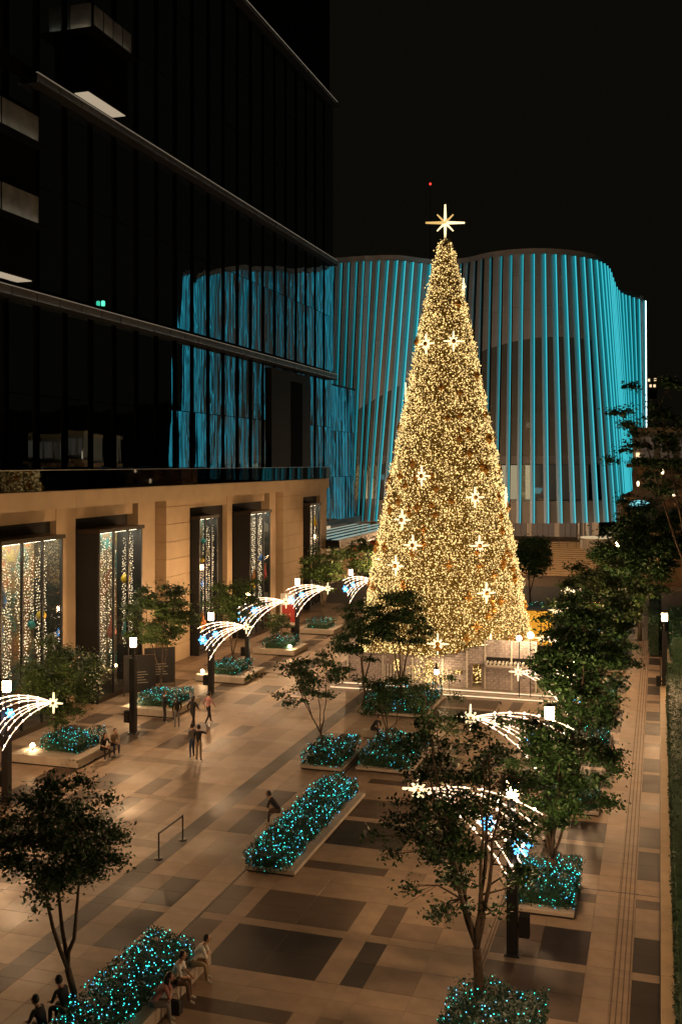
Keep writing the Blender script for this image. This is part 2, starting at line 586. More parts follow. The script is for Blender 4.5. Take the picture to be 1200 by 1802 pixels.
def shrub_leaf_box(name, x0, x1, y0, y1, z0, z1, dens, size, mats_leaf, g, wob=0.10):
    """leaf shell over a box shaped clipped shrub"""
    A = [((x1 - x0) * (y1 - y0), 'top'), ((y1 - y0) * (z1 - z0), 'l'), ((y1 - y0) * (z1 - z0), 'r'), ((x1 - x0) * (z1 - z0), 'f'), ((x1 - x0) * (z1 - z0), 'b')]
    out = []
    for a, s in A:
        n = int(a * dens)
        if n < 1: continue
        u = g.random((n, 3))
        q = np.column_stack([x0 + (x1 - x0) * u[:, 0], y0 + (y1 - y0) * u[:, 1], z0 + (z1 - z0) * u[:, 2]])
        if s == 'top': q[:, 2] = z1
        if s == 'l': q[:, 0] = x0
        if s == 'r': q[:, 0] = x1
        if s == 'f': q[:, 1] = y0
        if s == 'b': q[:, 1] = y1
        w = np.sin(q[:, 0] * 3.1 + q[:, 1] * 1.9) * np.sin(q[:, 1] * 2.7 + q[:, 2] * 3 - q[:, 0]) * wob
        q += g.normal(size=q.shape) * min(wob * .55, .05)
        q[:, 2] += w; q[:, 0] += w * .6
        out.append(q)
    C = np.concatenate(out)
    return C


hg = thing('clipped_hedge', 'long dark clipped hedge growing behind the walkway ledge', 'hedge', (0, 0, 0))
C = shrub_leaf_box('h', 0.42, 1.7, 14, 67, .3, 1.55, 170, .085, None, rng, .07)
tag(link_mesh('foliage', leaves(C, .085, 1.0, .55, mats=[M['hedge']], name='hedge_leaves'), hg), kind='stuff')
b = MB(); b.box(.46, 1.64, 14, 67, 0, 1.47); b.build('hedge_core', M['hedge'], hg)
hg = thing('clipped_hedge', 'round-ended hedge in a pale planter behind the right-hand street lamp', 'hedge', (0, 0, 0))
C = shrub_leaf_box('h', 0.75, 2.6, 71, 86, .5, 2.6, 60, .13, None, rng, .12)
tag(link_mesh('foliage', leaves(C, .14, 1.0, .55, mats=[M['leafC']], name='hedge_leaves'), hg), kind='stuff')
b = MB(); b.box(.82, 2.5, 71.1, 86, 0.4, 2.5); b.build('hedge_core', M['hedge'], hg)
b = MB(); b.lathe([(1.15, 0), (1.15, .5), (1.05, .52)], 20, (1.6, 71.8, 0)); b.box(.46, 2.74, 72, 86.5, 0, .5); b.build('planter_rim', M['kerb'], hg)
hg = thing('clipped_hedge', 'tall narrow dark hedge at the far end of the walkway', 'hedge', (0, 0, 0))
C = shrub_leaf_box('h', -0.75, 0.0, 78, 100, 0, 2.3, 45, .14, None, rng, .08)
tag(link_mesh('foliage', leaves(C, .15, 1.0, .55, mats=[M['hedge']], name='hedge_leaves'), hg), kind='stuff')
b = MB(); b.box(-.68, -.07, 78.1, 100, 0, 2.2); b.build('hedge_core', M['hedge'], hg)
b = MB()
for k in range(8): b.bbox(2.9, 30, 66 + k * 4.5, 66 + k * 4.5 + 4.49, -.05, 0.3, .02)
tag(b.build('terrace', M['kerb']), 'raised stone terrace beyond the right-hand hedge', kind='structure')

# ------------------------------------------------------------------ podium (stone arcade with shop windows)
pod = thing('stone_arcade', 'beige stone podium with tall shop window openings at left', 'building', (0, 0, 0))
# back wall dark behind openings
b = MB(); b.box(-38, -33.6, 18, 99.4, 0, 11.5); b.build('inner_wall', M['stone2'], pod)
b = MB(); b.box(-38, -32.0, 14, 96.2, 12.0, 12.3); b.build('roof_deck', M['darkm'], pod)
# fascia panels
yy = [14] + [20.0 + 7.6 * k for k in range(11)] + [96.3]
yy = sorted(set(y for y in yy if y <= 96.3))
for a, c in zip(yy[:-1], yy[1:]):
    b = MB(); b.bbox(-32.0, -31.2, a + .006, c - .006, 11.5, 12.5, .03); b.build('fascia_panel', M['stone'], pod)
b = MB(); b.box(-32.3, -31.9, 14, 96.25, 11.45, 12.4); b.build('fascia_back', M['stone2'], pod)


def stone_pier(y0, y1, xf, h=11.48, step=1.22, joints=True):
    z = 0.0
    if not joints:
        b = MB(); b.box(-33.6, xf, y0, y1, 0, h); b.build('stone_pier', M['stone'], pod); return
    k = 0
    while z < h - .05:
        z2 = min(z + step, h)
        b = MB(); b.bbox(-33.6, xf, y0, y1, z, z2 - .03, .02); b.build('stone_block', M['stone'], pod)
        z = z2; k += 1
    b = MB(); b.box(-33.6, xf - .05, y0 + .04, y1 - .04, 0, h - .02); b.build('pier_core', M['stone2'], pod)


# bays: (portal y0,y1)
BAYS = [(43.0, 50.4), (52.4, 59.2), (67.6, 74.3), (75.3, 82.3), (92.3, 97.4)]
walls = [(14, 32, False), (34.0, 43.0, False), (50.4, 52.4, False), (59.9, 62.2, False), (63.9, 67.6, True), (74.3, 75.3, False), (83.5, 85.0, False), (86.9, 92.3, True), (97.4, 99.5, False)]
for a, c, j in walls:
    stone_pier(a, c, -32.5, joints=j)
for a, c in BAYS:   # lintel
    n = max(2, round((c - a) / 2.3))
    for k in range(n):
        ya = a + (c - a) * k / n; yb = a + (c - a) * (k + 1) / n
        b = MB(); b.bbox(-33.6, -32.52, ya + .01, yb - .01, 10.75, 11.48, .01); b.build('lintel_panel', M['stone'], pod)
    b = MB(); b.box(-33.6, -32.9, a, c, 0.0, 10.74); b.build('dark_portal', M['darkm'], pod)
b = MB(); b.box(-33.6, -33.3, 59.2, 59.9, 0, 11.48); b.build('dark_portal', M['darkm'], pod)
b = MB(); b.box(-33.6, -33.3, 82.3, 83.5, 0, 11.48); b.build('dark_portal', M['darkm'], pod)
for a, c in ((62.2, 63.9), (85.0, 86.9)):
    b = MB(); b.box(-33.6, -33.35, a, c, 0, 11.48); b.build('recessed_panel', M['stone'], pod)
# terrace railing
bal = thing('glass_railing', 'low glass railing along the edge of the podium roof', 'railing', (0, 0, 0))
for k in range(40):
    y = 18 + k * 2.0
    if y > 96: break
    b = MB(); b.box(-31.62, -31.60, y + .02, y + 1.97, 12.5, 13.6); b.build('glass_pane', M['glassdk'], bal)
b = MB(); b.box(-31.64, -31.58, 18, 97, 13.6, 13.64); b.build('top_rail', M['steel'], bal)

# shop window boxes
names_b = ['beside the leftmost planter tree', 'behind the two dark notice boards', 'narrow one right of the first jointed stone pier',
           'in the tall dark box left of the second jointed pier', 'at the far end of the arcade']
DECO = [M['red'], mat('teal_decor', (0.02, 0.25, 0.28), .5), mat('yellow_decor', (0.6, 0.42, 0.03), .5), mat('cream_decor', (0.6, 0.5, 0.35), .6),
        mat('pink_decor', (0.5, 0.16, 0.13), .5), mat('blue_decor', (0.04, 0.18, 0.55), .5), mat('orange_decor', (0.6, 0.2, 0.05), .5)]
M['decowarm'] = emit('display_spot', (1.0, 0.78, 0.55), 26.0)
for bi, (a, c) in enumerate(((43.3, 48.8), (52.6, 57.8), (67.9, 71.1), (75.6, 80.0), (92.5, 95.6))):
    xf = -31.1 if bi != 2 and bi != 4 else -31.9
    t = thing('shop_window', 'tall shop window full of hanging string lights, ' + names_b[bi], 'shop window', (-32.9, (a + c) / 2, 0))
    w = (c - a) / 2; d = xf + 32.9
    zt = 9.9
    b = MB(); b.box(0, d + .15, -w - .1, w + .1, zt, zt + .22); b.build('roof', M['bronze'], t)
    b = MB(); b.box(0, d, -w - .08, -w, 0, zt); b.build('side_panel', M['darkm'], t)
    b = MB(); b.box(0, d, w, w + .08, 0, zt); b.build('side_panel', M['darkm'], t)
    b = MB(); b.box(0.0, 0.04, -w, w, 0.3, zt); b.build('back_panel', M['windowback'], t)
    b = MB(); b.box(0, d, -w, w, 0, .3); b.build('floor_panel', M['bronze'], t)
    for kk in range(4):
        y = -w + .05 + (2 * w - .1) * kk / 3
        b = MB(); b.box(d - .1, d + .04, y - .06, y + .06, .3, zt); b.build('frame_post', M['dark'], t)
    for kk in range(3):
        y0 = -w + .11 + (2 * w - .1) * kk / 3; y1 = -w + (2 * w - .1) * (kk + 1) / 3 - .01
        b = MB(); b.box(d - .04, d - .02, y0, y1, .3, zt); b.build('glass_pane', M['glass'], t)
    b = MB(); b.box(.2, d - .25, -w + .2, w - .2, zt - .06, zt - .02); b.build('ceiling_light', M['decowarm'], t)
    # hanging light strands
    g2 = np.random.default_rng(50 + bi)
    C = []
    pnw = (2 * w - .1) / 3
    for pane in range(3):
        p0 = -w + .05 + pane * pnw
        lo, hi = ((.12, .88), (.05, .95), (.08, .62))[(pane + bi) % 3]
        zc_lo = (1.0, 2.6, .6)[(pane + bi * 2) % 3]
        ns = max(2, int((hi - lo) * pnw / .115))
        for q in range(ns):
            y = p0 + (lo + (hi - lo) * (q + .5) / ns) * pnw + g2.normal() * .015
            edge = abs((q + .5) / ns - .5) * 2
            ztop = zt - .25 - g2.random() * (.3 + 1.1 * edge)
            zbot = zc_lo + g2.random() * (.8 + 3.4 * edge)
            for z in np.arange(zbot, ztop, .155):
                if g2.random() < .12: continue
                C.append((d * .72 + g2.normal() * .03, y + g2.normal() * .018, z + g2.random() * .07))
    C = np.array(C)
    tag(link_mesh('string_lights', dots(C, g2.uniform(.028, .05, len(C)), [M['curtain']], 'string_lights'), t), kind='stuff')
    # hanging ornaments
    for q in range(5):
        y = g2.uniform(-w + .35, w - .35); z = g2.uniform(1.6, 8.4); r = g2.uniform(.16, .34)
        o = MB(); kind = q % 3
        if kind == 0:
            o.ball((0, 0, 0), r, 12, 8); o.lathe([(.05, r - .01), (.05, r + .07)], 6)
        elif kind == 1:
            o.lathe([(r * .9, 0), (r, .12), (r * .55, .5), (r * .3, .8), (.03, 1.1)], 10)
            o.ball((0, 0, -.1), r * .8, 8, 5, sc=(1, 1, .7))
        else:
            pts = []
            for s in range(10):
                rr = r * (1.25 if s % 2 == 0 else .5); aa = s * PI / 5
                pts.append((rr * math.sin(aa), rr * math.cos(aa)))
            vs = [(.06, p[0], p[1]) for p in pts] + [(-.06, p[0], p[1]) for p in pts]
            fs = [tuple(range(9, -1, -1)), tuple(range(10, 20))] + [(i, (i + 1) % 10, 10 + (i + 1) % 10, 10 + i) for i in range(10)]
            o.add(vs, fs)
        top = zt - z
        o.tube([(0, 0, r), (0, 0, top)], .008, 4, 1)
        kn = ('bauble', 'bell_ornament', 'star_ornament')[kind]
        ci = int(g2.integers(0, 7)); ob = o.build(kn, [DECO[ci], M['wire']])
        ob.location = (-32.9 + d * .86, (a + c) / 2 + y, z)
        cn = ('red', 'teal', 'yellow', 'cream', 'pink', 'blue', 'orange')[ci]
        kd = {'bauble': 'bauble', 'bell_ornament': 'bell', 'star_ornament': 'star'}[kn]
        hgt = 'low' if z < 3.5 else ('at mid height' if z < 6 else 'high')
        side = 'left' if y < -w / 3 else ('middle' if y < w / 3 else 'right')
        ci == 5 and kn == 'bauble' and bi == 2 and q > 6 and setattr(ob, 'scale', (.8, .8, .8))
        size_w = 'small' if r < .28 or ob.scale[0] < 1 else ('mid-sized' if r < .37 else 'large')
        tag(ob, '%s %s %s hanging %s, %s part of %s shop window' % (size_w, cn, kd, hgt, side, ('first', 'second', 'third', 'fourth', 'farthest')[bi]), 'ornament', kn.replace('_', ' ') + 's hanging in the arcade shop windows')

# notice boards in front of second bay
for q, (y, lab) in enumerate(((55.3, 'dark notice board beside the second shop window, nearer to the street lamp'), (57.9, 'dark notice board standing further back, left of the tree trunk'))):
    t = thing('notice_board', lab, 'sign', (-29.9, y, 0), R(35))
    b = MB(); b.box(-.9, .9, -.05, .05, .25, 2.35); b.build('board', M['dark'], t)
    b = MB(); b.box(-.95, .95, -.07, .07, 2.35, 2.43); b.box(-.95, -.9, -.07, .07, 0, 2.35); b.box(.9, .95, -.07, .07, 0, 2.35); b.box(-.95, .95, -.07, .07, .2, .25); b.build('frame', M['bronze'], t)
    b = MB()
    for k in range(5): b.box(-.5, .5 - .12 * (k % 3), -.056, -.051, .75 + k * .16, .79 + k * .16)
    b.build('printed_lines', M['far_wall'], t)

# ------------------------------------------------------------------ dark glass tower at left
XG = -38.5
M['core'] = mat('tower_core_cladding', (0.012, 0.011, 0.009), 0.9, spec=.05)
tw = thing('glass_tower', 'dark mirror-glazed department store block above the stone arcade', 'building', (0, 0, 0))
b = MB(); b.box(-90, XG - .35, 5, 120.2, 6.9, 72); b.box(-90, XG - .35, 120.2, 129.9, 6.9, 23.7); b.build('core_walls', M['core'], tw)
ROWS = [(12.3, 18.4), (18.4, 24.3), (25.3, 32.0), (32.0, 38.4), (39.4, 45.6), (45.6, 51.8), (51.8, 58.0)]
pw = 3.3
g3 = np.random.default_rng(3)
pane_cache = {}
for (za, zb) in ROWS:
    k = 0
    y = 17.8
    while y < 120.1:
        yb = min(y + pw, 120.2)
        hh = zb - za - .06; ww = yb - y - .8
        key = (round(hh, 2), round(ww, 2))
        if key not in pane_cache:
            # pane slightly bowed: pillowed in a 4 x 6 grid as real insulating glass is
            bm = MB(); nx, nz = 4, 6
            vs = []; fs = []
            for j in range(nz + 1):
                for i in range(nx + 1):
                    u = i / nx; v = j / nz
                    vs.append((.010 * math.sin(PI * u) * math.sin(PI * v), (u - .5) * ww, v * hh))
            for j in range(nz):
                for i in range(nx):
                    o = j * (nx + 1) + i
                    fs.append((o, o + 1, o + nx + 2, o + nx + 1))
            bm.add(vs, fs)
            me = bm.mesh('glass_pane', M['mirror'], True)
            pane_cache[key] = me
        ob = link_mesh('glass_pane', pane_cache[key], tw, (XG, (y + yb) / 2, za + .03))
        ob.rotation_euler = (0, g3.normal() * .003, g3.normal() * .008)
        y = yb
# lower glass beyond the tower corner
for (za, zb) in ((6.9, 12.3), (12.3, 18.0), (18.0, 23.6)):
    y = 97.0 if za < 12 else 120.3
    while y < 129.8:
        yb = min(y + 1.3, 129.9)
        ww = yb - y - .09; hh = zb - za - .05
        key = (round(hh, 2), round(ww, 2))
        if key not in pane_cache:
            bm = MB(); nx, nz = 4, 6; vs = []; fs = []
            for j in range(nz + 1):
                for i in range(nx + 1):
                    u = i / nx; v = j / nz
                    vs.append((.010 * math.sin(PI * u) * math.sin(PI * v), (u - .5) * ww, v * hh))
            for j in range(nz):
                for i in range(nx):
                    o = j * (nx + 1) + i
                    fs.append((o, o + 1, o + nx + 2, o + nx + 1))
            bm.add(vs, fs)
            pane_cache[key] = bm.mesh('glass_pane', M['mirror'], True)
        ob = link_mesh('glass_pane', pane_cache[key], tw, (XG, (y + yb) / 2, za + .03))
        ob.rotation_euler = (0, g3.normal() * .006, g3.normal() * .035)
        y = yb
b = MB(); b.box(XG - .35, XG + .05, 120.0, 130.1, 23.6, 23.8); b.build('parapet', M['fin_dark'], tw)
# ledges: run of lit grey panels carried on brackets
M['raillit'] = emit('ledge_rail_light', (1.0, 0.84, 0.62), 0.10, base=(0.2, 0.2, 0.2))
M['ledgelit'] = emit('ledge_strip_light', (1.0, 0.86, 0.68), 4.5)
for (z, y0, y1) in ((24.7, 30, 120.2), (38.75, 56.5, 120.2), (58.3, 84, 120.2)):
    b = MB(); b.box(XG - .2, XG + .80, y0, y1, z - .46, z - .42); b.build('ledge_slab', M['fin_dark'], tw)
    n = int((y1 - y0) / 2.6)
    for k in range(n):
        ya = y0 + (y1 - y0) * k / n; yb = y0 + (y1 - y0) * (k + 1) / n
        b = MB(); b.box(XG + .60, XG + .66, ya + .06, yb - .06, z - .36, z + .16); b.build('ledge_panel', M['ledge_metal'], tw)
    b = MB(); b.box(XG + .58, XG + .72, y0, y1, z + .165, z + .21); b.build('lit_rail', M['raillit'], tw)
    b = MB(); b.box(XG + .67, XG + .73, y0, y1, z - .4199, z - .4185); b.build('foot_light', M['ledgelit'], tw)
# dark recessed box in the facade
b = MB(); b.box(XG - .3, XG + .35, 98.6, 110.8, 12.4, 23.9); b.build('dark_bay', M['darkm'], tw)
b = MB(); b.box(XG + .36, XG + .40, 104.4, 108.0, 12.8, 22.9); b.build('dark_shutter', M['wall_dark'], tw)
# projecting lit oriels
def oriel(y0, y1, z0, z1, bands, xd=1.3):
    o = MB(); o.box(XG - .2, XG + xd, y0, y1, z0 + .1, z1); ob = o.build('oriel', M['wall_dark'], tw)
    s = MB(); s.box(XG - .2 + .3, XG + xd - .15, y0 + .1, y1 - .1, z0 + .03, z0 + .08); s.build('soffit_light', M['soffit'], ob)
    for zb in bands:
        n = 4
        for k in range(n):
            ya = y0 + (y1 - y0) * k / n; yb = y0 + (y1 - y0) * (k + 1) / n
            p = MB(); p.box(XG + xd + .30, XG + xd + .33, ya + .08, yb - .08, zb, zb + 1.75); p.build('balustrade_glass', M['balglass'], ob)
        p = MB(); p.box(XG, XG + xd + .33, y0 - .3, y0 - .27, zb, zb + 1.75); p.build('balustrade_glass', M['balglass'], ob)
        f = MB(); f.box(XG + xd, XG + xd + .95, y0 - .8, y1 + .1, zb - .2, zb - .12); f.box(XG - .2, XG + xd, y0 - .8, y0, zb - .2, zb - .12); f.build('balcony_slab', M['wall_dark'], ob)
        f = MB(); f.box(XG + xd + .55, XG + xd + .63, y0 + .1, y1 - .1, zb - .115, zb - .09)
        f.box(XG, XG + xd + .3, y0 - .58, y0 - .5, zb - .115, zb - .09); f.build('foot_light', M['foot_light'], ob)
oriel(61.7, 67.0, 39.4, 45.5, [43.6])
oriel(40, 55.3, 25.3, 36.0, [28.8, 33.8])
lg = MB(); lg.lathe([(.12, 0), (.14, .1), (.14, .3), (.1, .36)], 8); o = lg.build('exit_lamp', M['greenlight'])
o.location = (XG + .2, 65.4, 25.35)
# place by plane: small green light on the ledge
tag(o, 'tiny green light glowing on the dark tower above the lower ledge', 'lamp')

# shop floor below the tower's low wing + canopy
sh = thing('glass_shopfront', 'dark ground-floor shopfront under the low teal glass wing', 'building', (0, 0, 0))
b = MB(); b.box(-60, -39.2, 99.6, 140, 0, 6.85); b.build('wall', M['spandrel'], sh)
for k in range(8):
    b = MB(); b.box(-39.18, -39.1, 100 + k * 3.6, 103.3 + k * 3.6, .3, 6.2); b.build('glass_pane', M['roomlit'] if k in (2, 5) else M['roomdim'], sh)
cp = thing('entrance_canopy', 'long flat canopy with striped glass top beyond the arcade', 'canopy', (0, 0, 0))
b = MB(); b.box(-38.2, -31.2, 99.5, 128, 5.35, 5.5); b.build('soffit', M['spandrel'], cp)
b = MB(); b.box(-31.2, -31.0, 99.5, 128, 5.3, 6.15); b.build('fascia', M['kerb'], cp)
b = MB(); b.box(-38.2, -31.0, 99.2, 99.45, 5.3, 6.15); b.build('end_panel', M['dark'], cp)
M['canopylit'] = emit('canopy_glow', (0.8, 0.9, 0.72), 0.38)
for k in range(9):
    x = -38.0 + k * .75
    b = MB(); b.box(x, x + .70, 99.5, 128, 6.05 + .01 * k, 6.09 + .01 * k); b.build('roof_strip', M['canopylit'] if k % 2 == 0 else M['canopyglass'], cp)
b = MB(); b.box(-30.99, -30.95, 107, 127.9, 5.32, 5.40); b.build('edge_light', M['steplight'], cp)
ks = thing('low_shop_row', 'low warm-lit shop wall under the entrance canopy', 'building', (0, 0, 0))
b = MB(); b.box(-38.5, -36.5, 100, 130, 0, 5.2); b.build('wall', M['shopwarm'], ks)
for k in range(7):
    b = MB(); b.box(-36.5, -36.42, 101 + k * 4, 103.6 + k * 4, .2, 3.8); b.build('door', M['red'] if k == 5 else M['stone2'], ks)

# ------------------------------------------------------------------ curved pleated building
cb = thing('curved_hall', 'curved hall with wavy pleated panel facade and turquoise light fins', 'building', (0, 0, 0))
TH = R(17.28)


def at(px, D):
    t = (px - 600) / 1800.0
    return (D * (-math.sin(TH) + t * math.cos(TH)), D * (math.cos(TH) + t * math.sin(TH)))


ZT, ZB = 42.3, 6.0
TOP = [(545, 462), (560, 461), (575, 459), (590, 457), (604, 456), (617, 455), (631, 454), (642, 453), (655, 453), (669, 452), (684, 452), (699, 452), (711, 453), (725, 455), (740, 457), (756, 459),
       (772, 460), (786, 460), (800, 459), (815, 457), (827, 455), (840, 452), (852, 449), (867, 446), (885, 444), (902, 442), (921, 441), (940, 440), (958, 440), (976, 441), (992, 442), (1009, 444), (1024, 446),
       (1036, 449), (1046, 451), (1053, 454), (1059, 457), (1064, 461), (1068, 466), (1071, 473), (1074, 482), (1077, 490), (1081, 499), (1085, 505), (1091, 510), (1097, 513), (1104, 515), (1112, 518), (1121, 521), (1132, 524)]
BOT = [545, 555, 565, 577, 588, 600, 611, 622, 632, 640, 650, 662, 678, 690, 706, 722, 737, 752, 768, 785, 802, 822, 840, 858, 876, 896, 916, 940, 964, 987, 1010, 1030, 1050,
       1066, 1079, 1087, 1092, 1096, 1099, 1101, 1103, 1105, 1107, 1110, 1113, 1116, 1120, 1124, 1128, 1134]
n = len(TOP)
tops = []; bots = []
for (px, yp), pb in zip(TOP, BOT):
    D = (ZT - 14) * 1800 / (815 - yp)
    tops.append(Vector((*at(px, D), ZT))); bots.append(Vector((*at(pb, min(D, 150) if px < 1060 else D * .985), ZB)))


def arc_z(px):
    u = (px - 990) / 400.0
    return 30.9 - 11.5 * u * u if px < 990 else 30.9 - 14.0 * u * u


def lerp(a, b, t): return a + (b - a) * t


cen = Vector((*at(850, 190), 0))
tiles = 0
g4 = np.random.default_rng(11)
for k in range(n - 1):
    T0, T1, B0, B1 = tops[k], tops[k + 1], bots[k], bots[k + 1]
    zarc = arc_z(.5 * (TOP[k][0] + BOT[k]))
    zs = [(ZB, 9.0, 'spandrel'), (9.0, 13.9, 'band'), (13.9, 15.0, 'spandrel')]
    za = max(15.2, zarc)
    zs.append((15.0, .5 * (15 + za), 'dkglass')); zs.append((.5 * (15 + za), za, 'dkglass'))
    m1 = lerp(za, ZT, .33 + .1 * g4.random()); m2 = lerp(za, ZT, .66 + .1 * g4.random())
    zs += [(za, m1, 'panel'), (m1, m2, 'panel'), (m2, ZT - .35, 'panel')]
    if k >= 33: zs = [(ZB, 15, 'spandrel'), (15, 27, 'panel'), (27, ZT - .35, 'panel')]
    for (a, c, kind) in zs:
        ta, tc = (a - ZB) / (ZT - ZB), (c - ZB - .05) / (ZT - ZB)
        # slight difference between arc height at the two edges
        p = [lerp(B0, T0, ta), lerp(B1, T1, ta), lerp(B1, T1, tc), lerp(B0, T0, tc)]
        if kind in ('dkglass', 'panel') and k < 33:
            if abs(c - za) < 1e-6:
                dz = (arc_z(TOP[k + 1][0]) - arc_z(TOP[k][0])) / 2
                p[2] = p[2] + Vector((0, 0, dz)); p[3] = p[3] - Vector((0, 0, dz))
            if abs(a - za) < 1e-6:
                dz = (arc_z(TOP[k + 1][0]) - arc_z(TOP[k][0])) / 2
                p[1] = p[1] + Vector((0, 0, dz)); p[0] = p[0] - Vector((0, 0, dz))
        nrm = (p[1] - p[0]).cross(p[3] - p[0]).normalized()
        if nrm.dot(-p[0]) < 0: nrm = -nrm
        inn = [q - nrm * .12 for q in p]
        bm = MB()
        bm.add([tuple(q) for q in p + inn], [(0, 1, 2, 3), (7, 6, 5, 4), (0, 4, 5, 1), (1, 5, 6, 2), (2, 6, 7, 3), (3, 7, 4, 0)])
        nm = {'panel': 'facade_panel', 'spandrel': 'spandrel_panel', 'band': 'window_pane', 'dkglass': 'glass_pane'}[kind]
        bm.build(nm, {'panel': M['panel'], 'spandrel': M['spandrel'], 'band': M['glass'], 'dkglass': M['hallglass']}[kind], cb)
# light fins along each pleat
for k in range(n):
    T, B = tops[k], bots[k]
    Tp = tops[max(k - 1, 0)]; Bp = bots[max(k - 1, 0)]
    Tn = tops[min(k + 1, n - 1)]; Bn = bots[min(k + 1, n - 1)]

    def sect(c, p, nx):
        d = (nx - p); d.z = 0; d.normalize()
        nr = Vector((d.y, -d.x, 0))
        if nr.dot(-c) < 0: nr = -nr
        wl = min(.58, (c - p).length * .48) if k else .4
        return c - d * wl + nr * .02, c - d * wl * .52 + nr * .10, c - d * wl * .16 + nr * .30, c + nr * .44, c + d * .04 + nr * .0
    s0 = sect(B, Bp, Bn); s1 = sect(T, Tp, Tn)
    if k >= 33:   # the far folds start higher up
        f = 0.0 if k < 36 else (.08 if k < 44 else .18)
        s0 = [lerp(a, c, f) for a, c in zip(s0, s1)]
    s1 = [q - Vector((0, 0, .55)) for q in s1]
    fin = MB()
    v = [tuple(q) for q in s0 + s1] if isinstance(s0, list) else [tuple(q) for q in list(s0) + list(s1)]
    fin.add(v, [(0, 1, 6, 5)], 3); fin.add(v, [(1, 2, 7, 6)], 0); fin.add(v, [(2, 3, 8, 7)], 1); fin.add(v, [(3, 4, 9, 8), (4, 0, 5, 9), (0, 4, 3, 2, 1), (5, 6, 7, 8, 9)], 2)  # dim, mid and bright strips paint the LED falloff across the fin face
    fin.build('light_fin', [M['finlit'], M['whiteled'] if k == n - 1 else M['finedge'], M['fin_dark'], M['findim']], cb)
# parapet
bm = MB()
for k in range(n - 1):
    a, c = tops[k], tops[k + 1]
    bm.add([(a.x, a.y, ZT - .35), (c.x, c.y, ZT - .35), (c.x, c.y, ZT + .25), (a.x, a.y, ZT + .25), (a.x + .1, a.y + .5, ZT - .35), (c.x + .1, c.y + .5, ZT - .35), (c.x + .1, c.y + .5, ZT + .25), (a.x + .1, a.y + .5, ZT + .25)],
           [(0, 1, 2, 3), (7, 6, 5, 4), (3, 2, 6, 7), (0, 4, 5, 1)])
bm.build('parapet', M['panel'], cb)
# body behind: floors, back wall and lit rooms
bm = MB()
pts = [(p.x - .02 * max(0, p.x + 15), p.y + 7) for p in bots[:32]]
for k in range(len(pts) - 1):
    (xa, ya), (xb, yb) = pts[k], pts[k + 1]
    bm.add([(xa, ya, ZB), (xb, yb, ZB), (xb, yb, ZT - 1), (xa, ya, ZT - 1)], [(0, 1, 2, 3)])
bm.build('inner_wall', M['roomdim'], cb)
for zf in (8.9, 14.2, 21.5):
    bm = MB()
    for k in range(39):
        a, c = bots[k], bots[k + 1]
        t0 = (zf - ZB) / (ZT - ZB)
        a2, c2 = lerp(a, tops[k], t0), lerp(c, tops[k + 1], t0)
        bm.add([(a2.x, a2.y + .25, zf), (c2.x, c2.y + .25, zf), (c.x, c.y + 9, zf), (a.x, a.y + 9, zf), (a2.x, a2.y + .25, zf - .4), (c2.x, c2.y + .25, zf - .4), (c.x, c.y + 9, zf - .4), (a.x, a.y + 9, zf - .4)],
               [(0, 1, 2, 3), (7, 6, 5, 4), (0, 4, 5, 1)])
    bm.build('floor_slab', M['spandrel'], cb)
for (pa, pb, z0, z1, dd, m) in ((882, 893, 9.0, 13.7, .2, 'roomlit'), (897, 916, 9.0, 13.7, .2, 'roomlit'), (924, 939, 9.0, 13.7, .2, 'roomlit'), (640, 646, 9, 13, 3, 'roomlit'), (651, 656, 9, 13.3, 3, 'roomlit'),
                              (676, 690, 9.5, 11.5, 3, 'roomlit'), (925, 937, 18.9, 19.6, .2, 'roomlit')):
    a = at(pa, 141 + dd); c = at(pb, 141 + dd)
    bm = MB(); bm.add([(a[0], a[1], z0), (c[0], c[1], z0), (c[0], c[1], z1), (a[0], a[1], z1), (a[0], a[1] + .1, z0), (c[0], c[1] + .1, z0), (c[0], c[1] + .1, z1), (a[0], a[1] + .1, z1)],
                      [(0, 1, 2, 3), (7, 6, 5, 4), (0, 4, 5, 1), (3, 2, 6, 7)])
    bm.build('window_blind', M[m], cb)
# small lights inside
g5 = np.random.default_rng(5)
C = []
for q in range(70):
    a = at(g5.choice([944, 990, 946, 965, 992]) + g5.normal() * 6, 146)
    C.append((a[0], a[1], g5.choice([27.5, 26, 20, 17, 21.5]) + g5.normal() * .8))
tag(link_mesh('ceiling_lights', dots(np.array(C), .09, [M['farlight']]), cb), kind='stuff')
# underside & ground floor
bm = MB()
for k in range(40):
    a, c = bots[k], bots[min(k + 1, n - 1)]
    bm.add([(a.x, a.y, ZB), (c.x, c.y, ZB), (c.x, c.y + 14, ZB), (a.x, a.y + 14, ZB)], [(0, 1, 2, 3)])
bm.build('soffit', M['spandrel'], cb)
gx0, gy0 = at(560, 150); gx1, gy1 = at(1010, 147)
bm = MB(); bm.box(gx0, gx1, 148.2, 148.5, 0, 6); bm.build('ground_floor_wall', M['stone2'], cb)
for k in range(22):
    x = -26 + k * .78
    bm = MB(); bm.box(x, x + .70, 148.05, 148.2, 3.4, 5.9); bm.build('door_pane', M['roomdim'] if k % 5 else M['shopwarm'], cb)
# pillars at right
for (px, D, w, m) in ((1018, 140, .55, 'steel'), (1032, 139, .7, 'steel'), (1047, 139, .9, 'shopwarm')):
    x, y = at(px, D)
    bm = MB(); bm.lathe([(w * .5, 0), (w * .5, 6.0)], 10, (x, y, 0)); bm.build('column', M[m], cb)
# red display at left under the hall
x, y = at(647, 146)
sn = MB(); sn.box(x - .6, x + 1.2, y, y + .2, 2.2, 5.2); sn.box(x + .2, x + .3, y + .2, y + .3, 0, 5.0); tag(sn.build('banner', M['red']), 'dull red banner under the curved hall left of the big Christmas tree', 'banner')

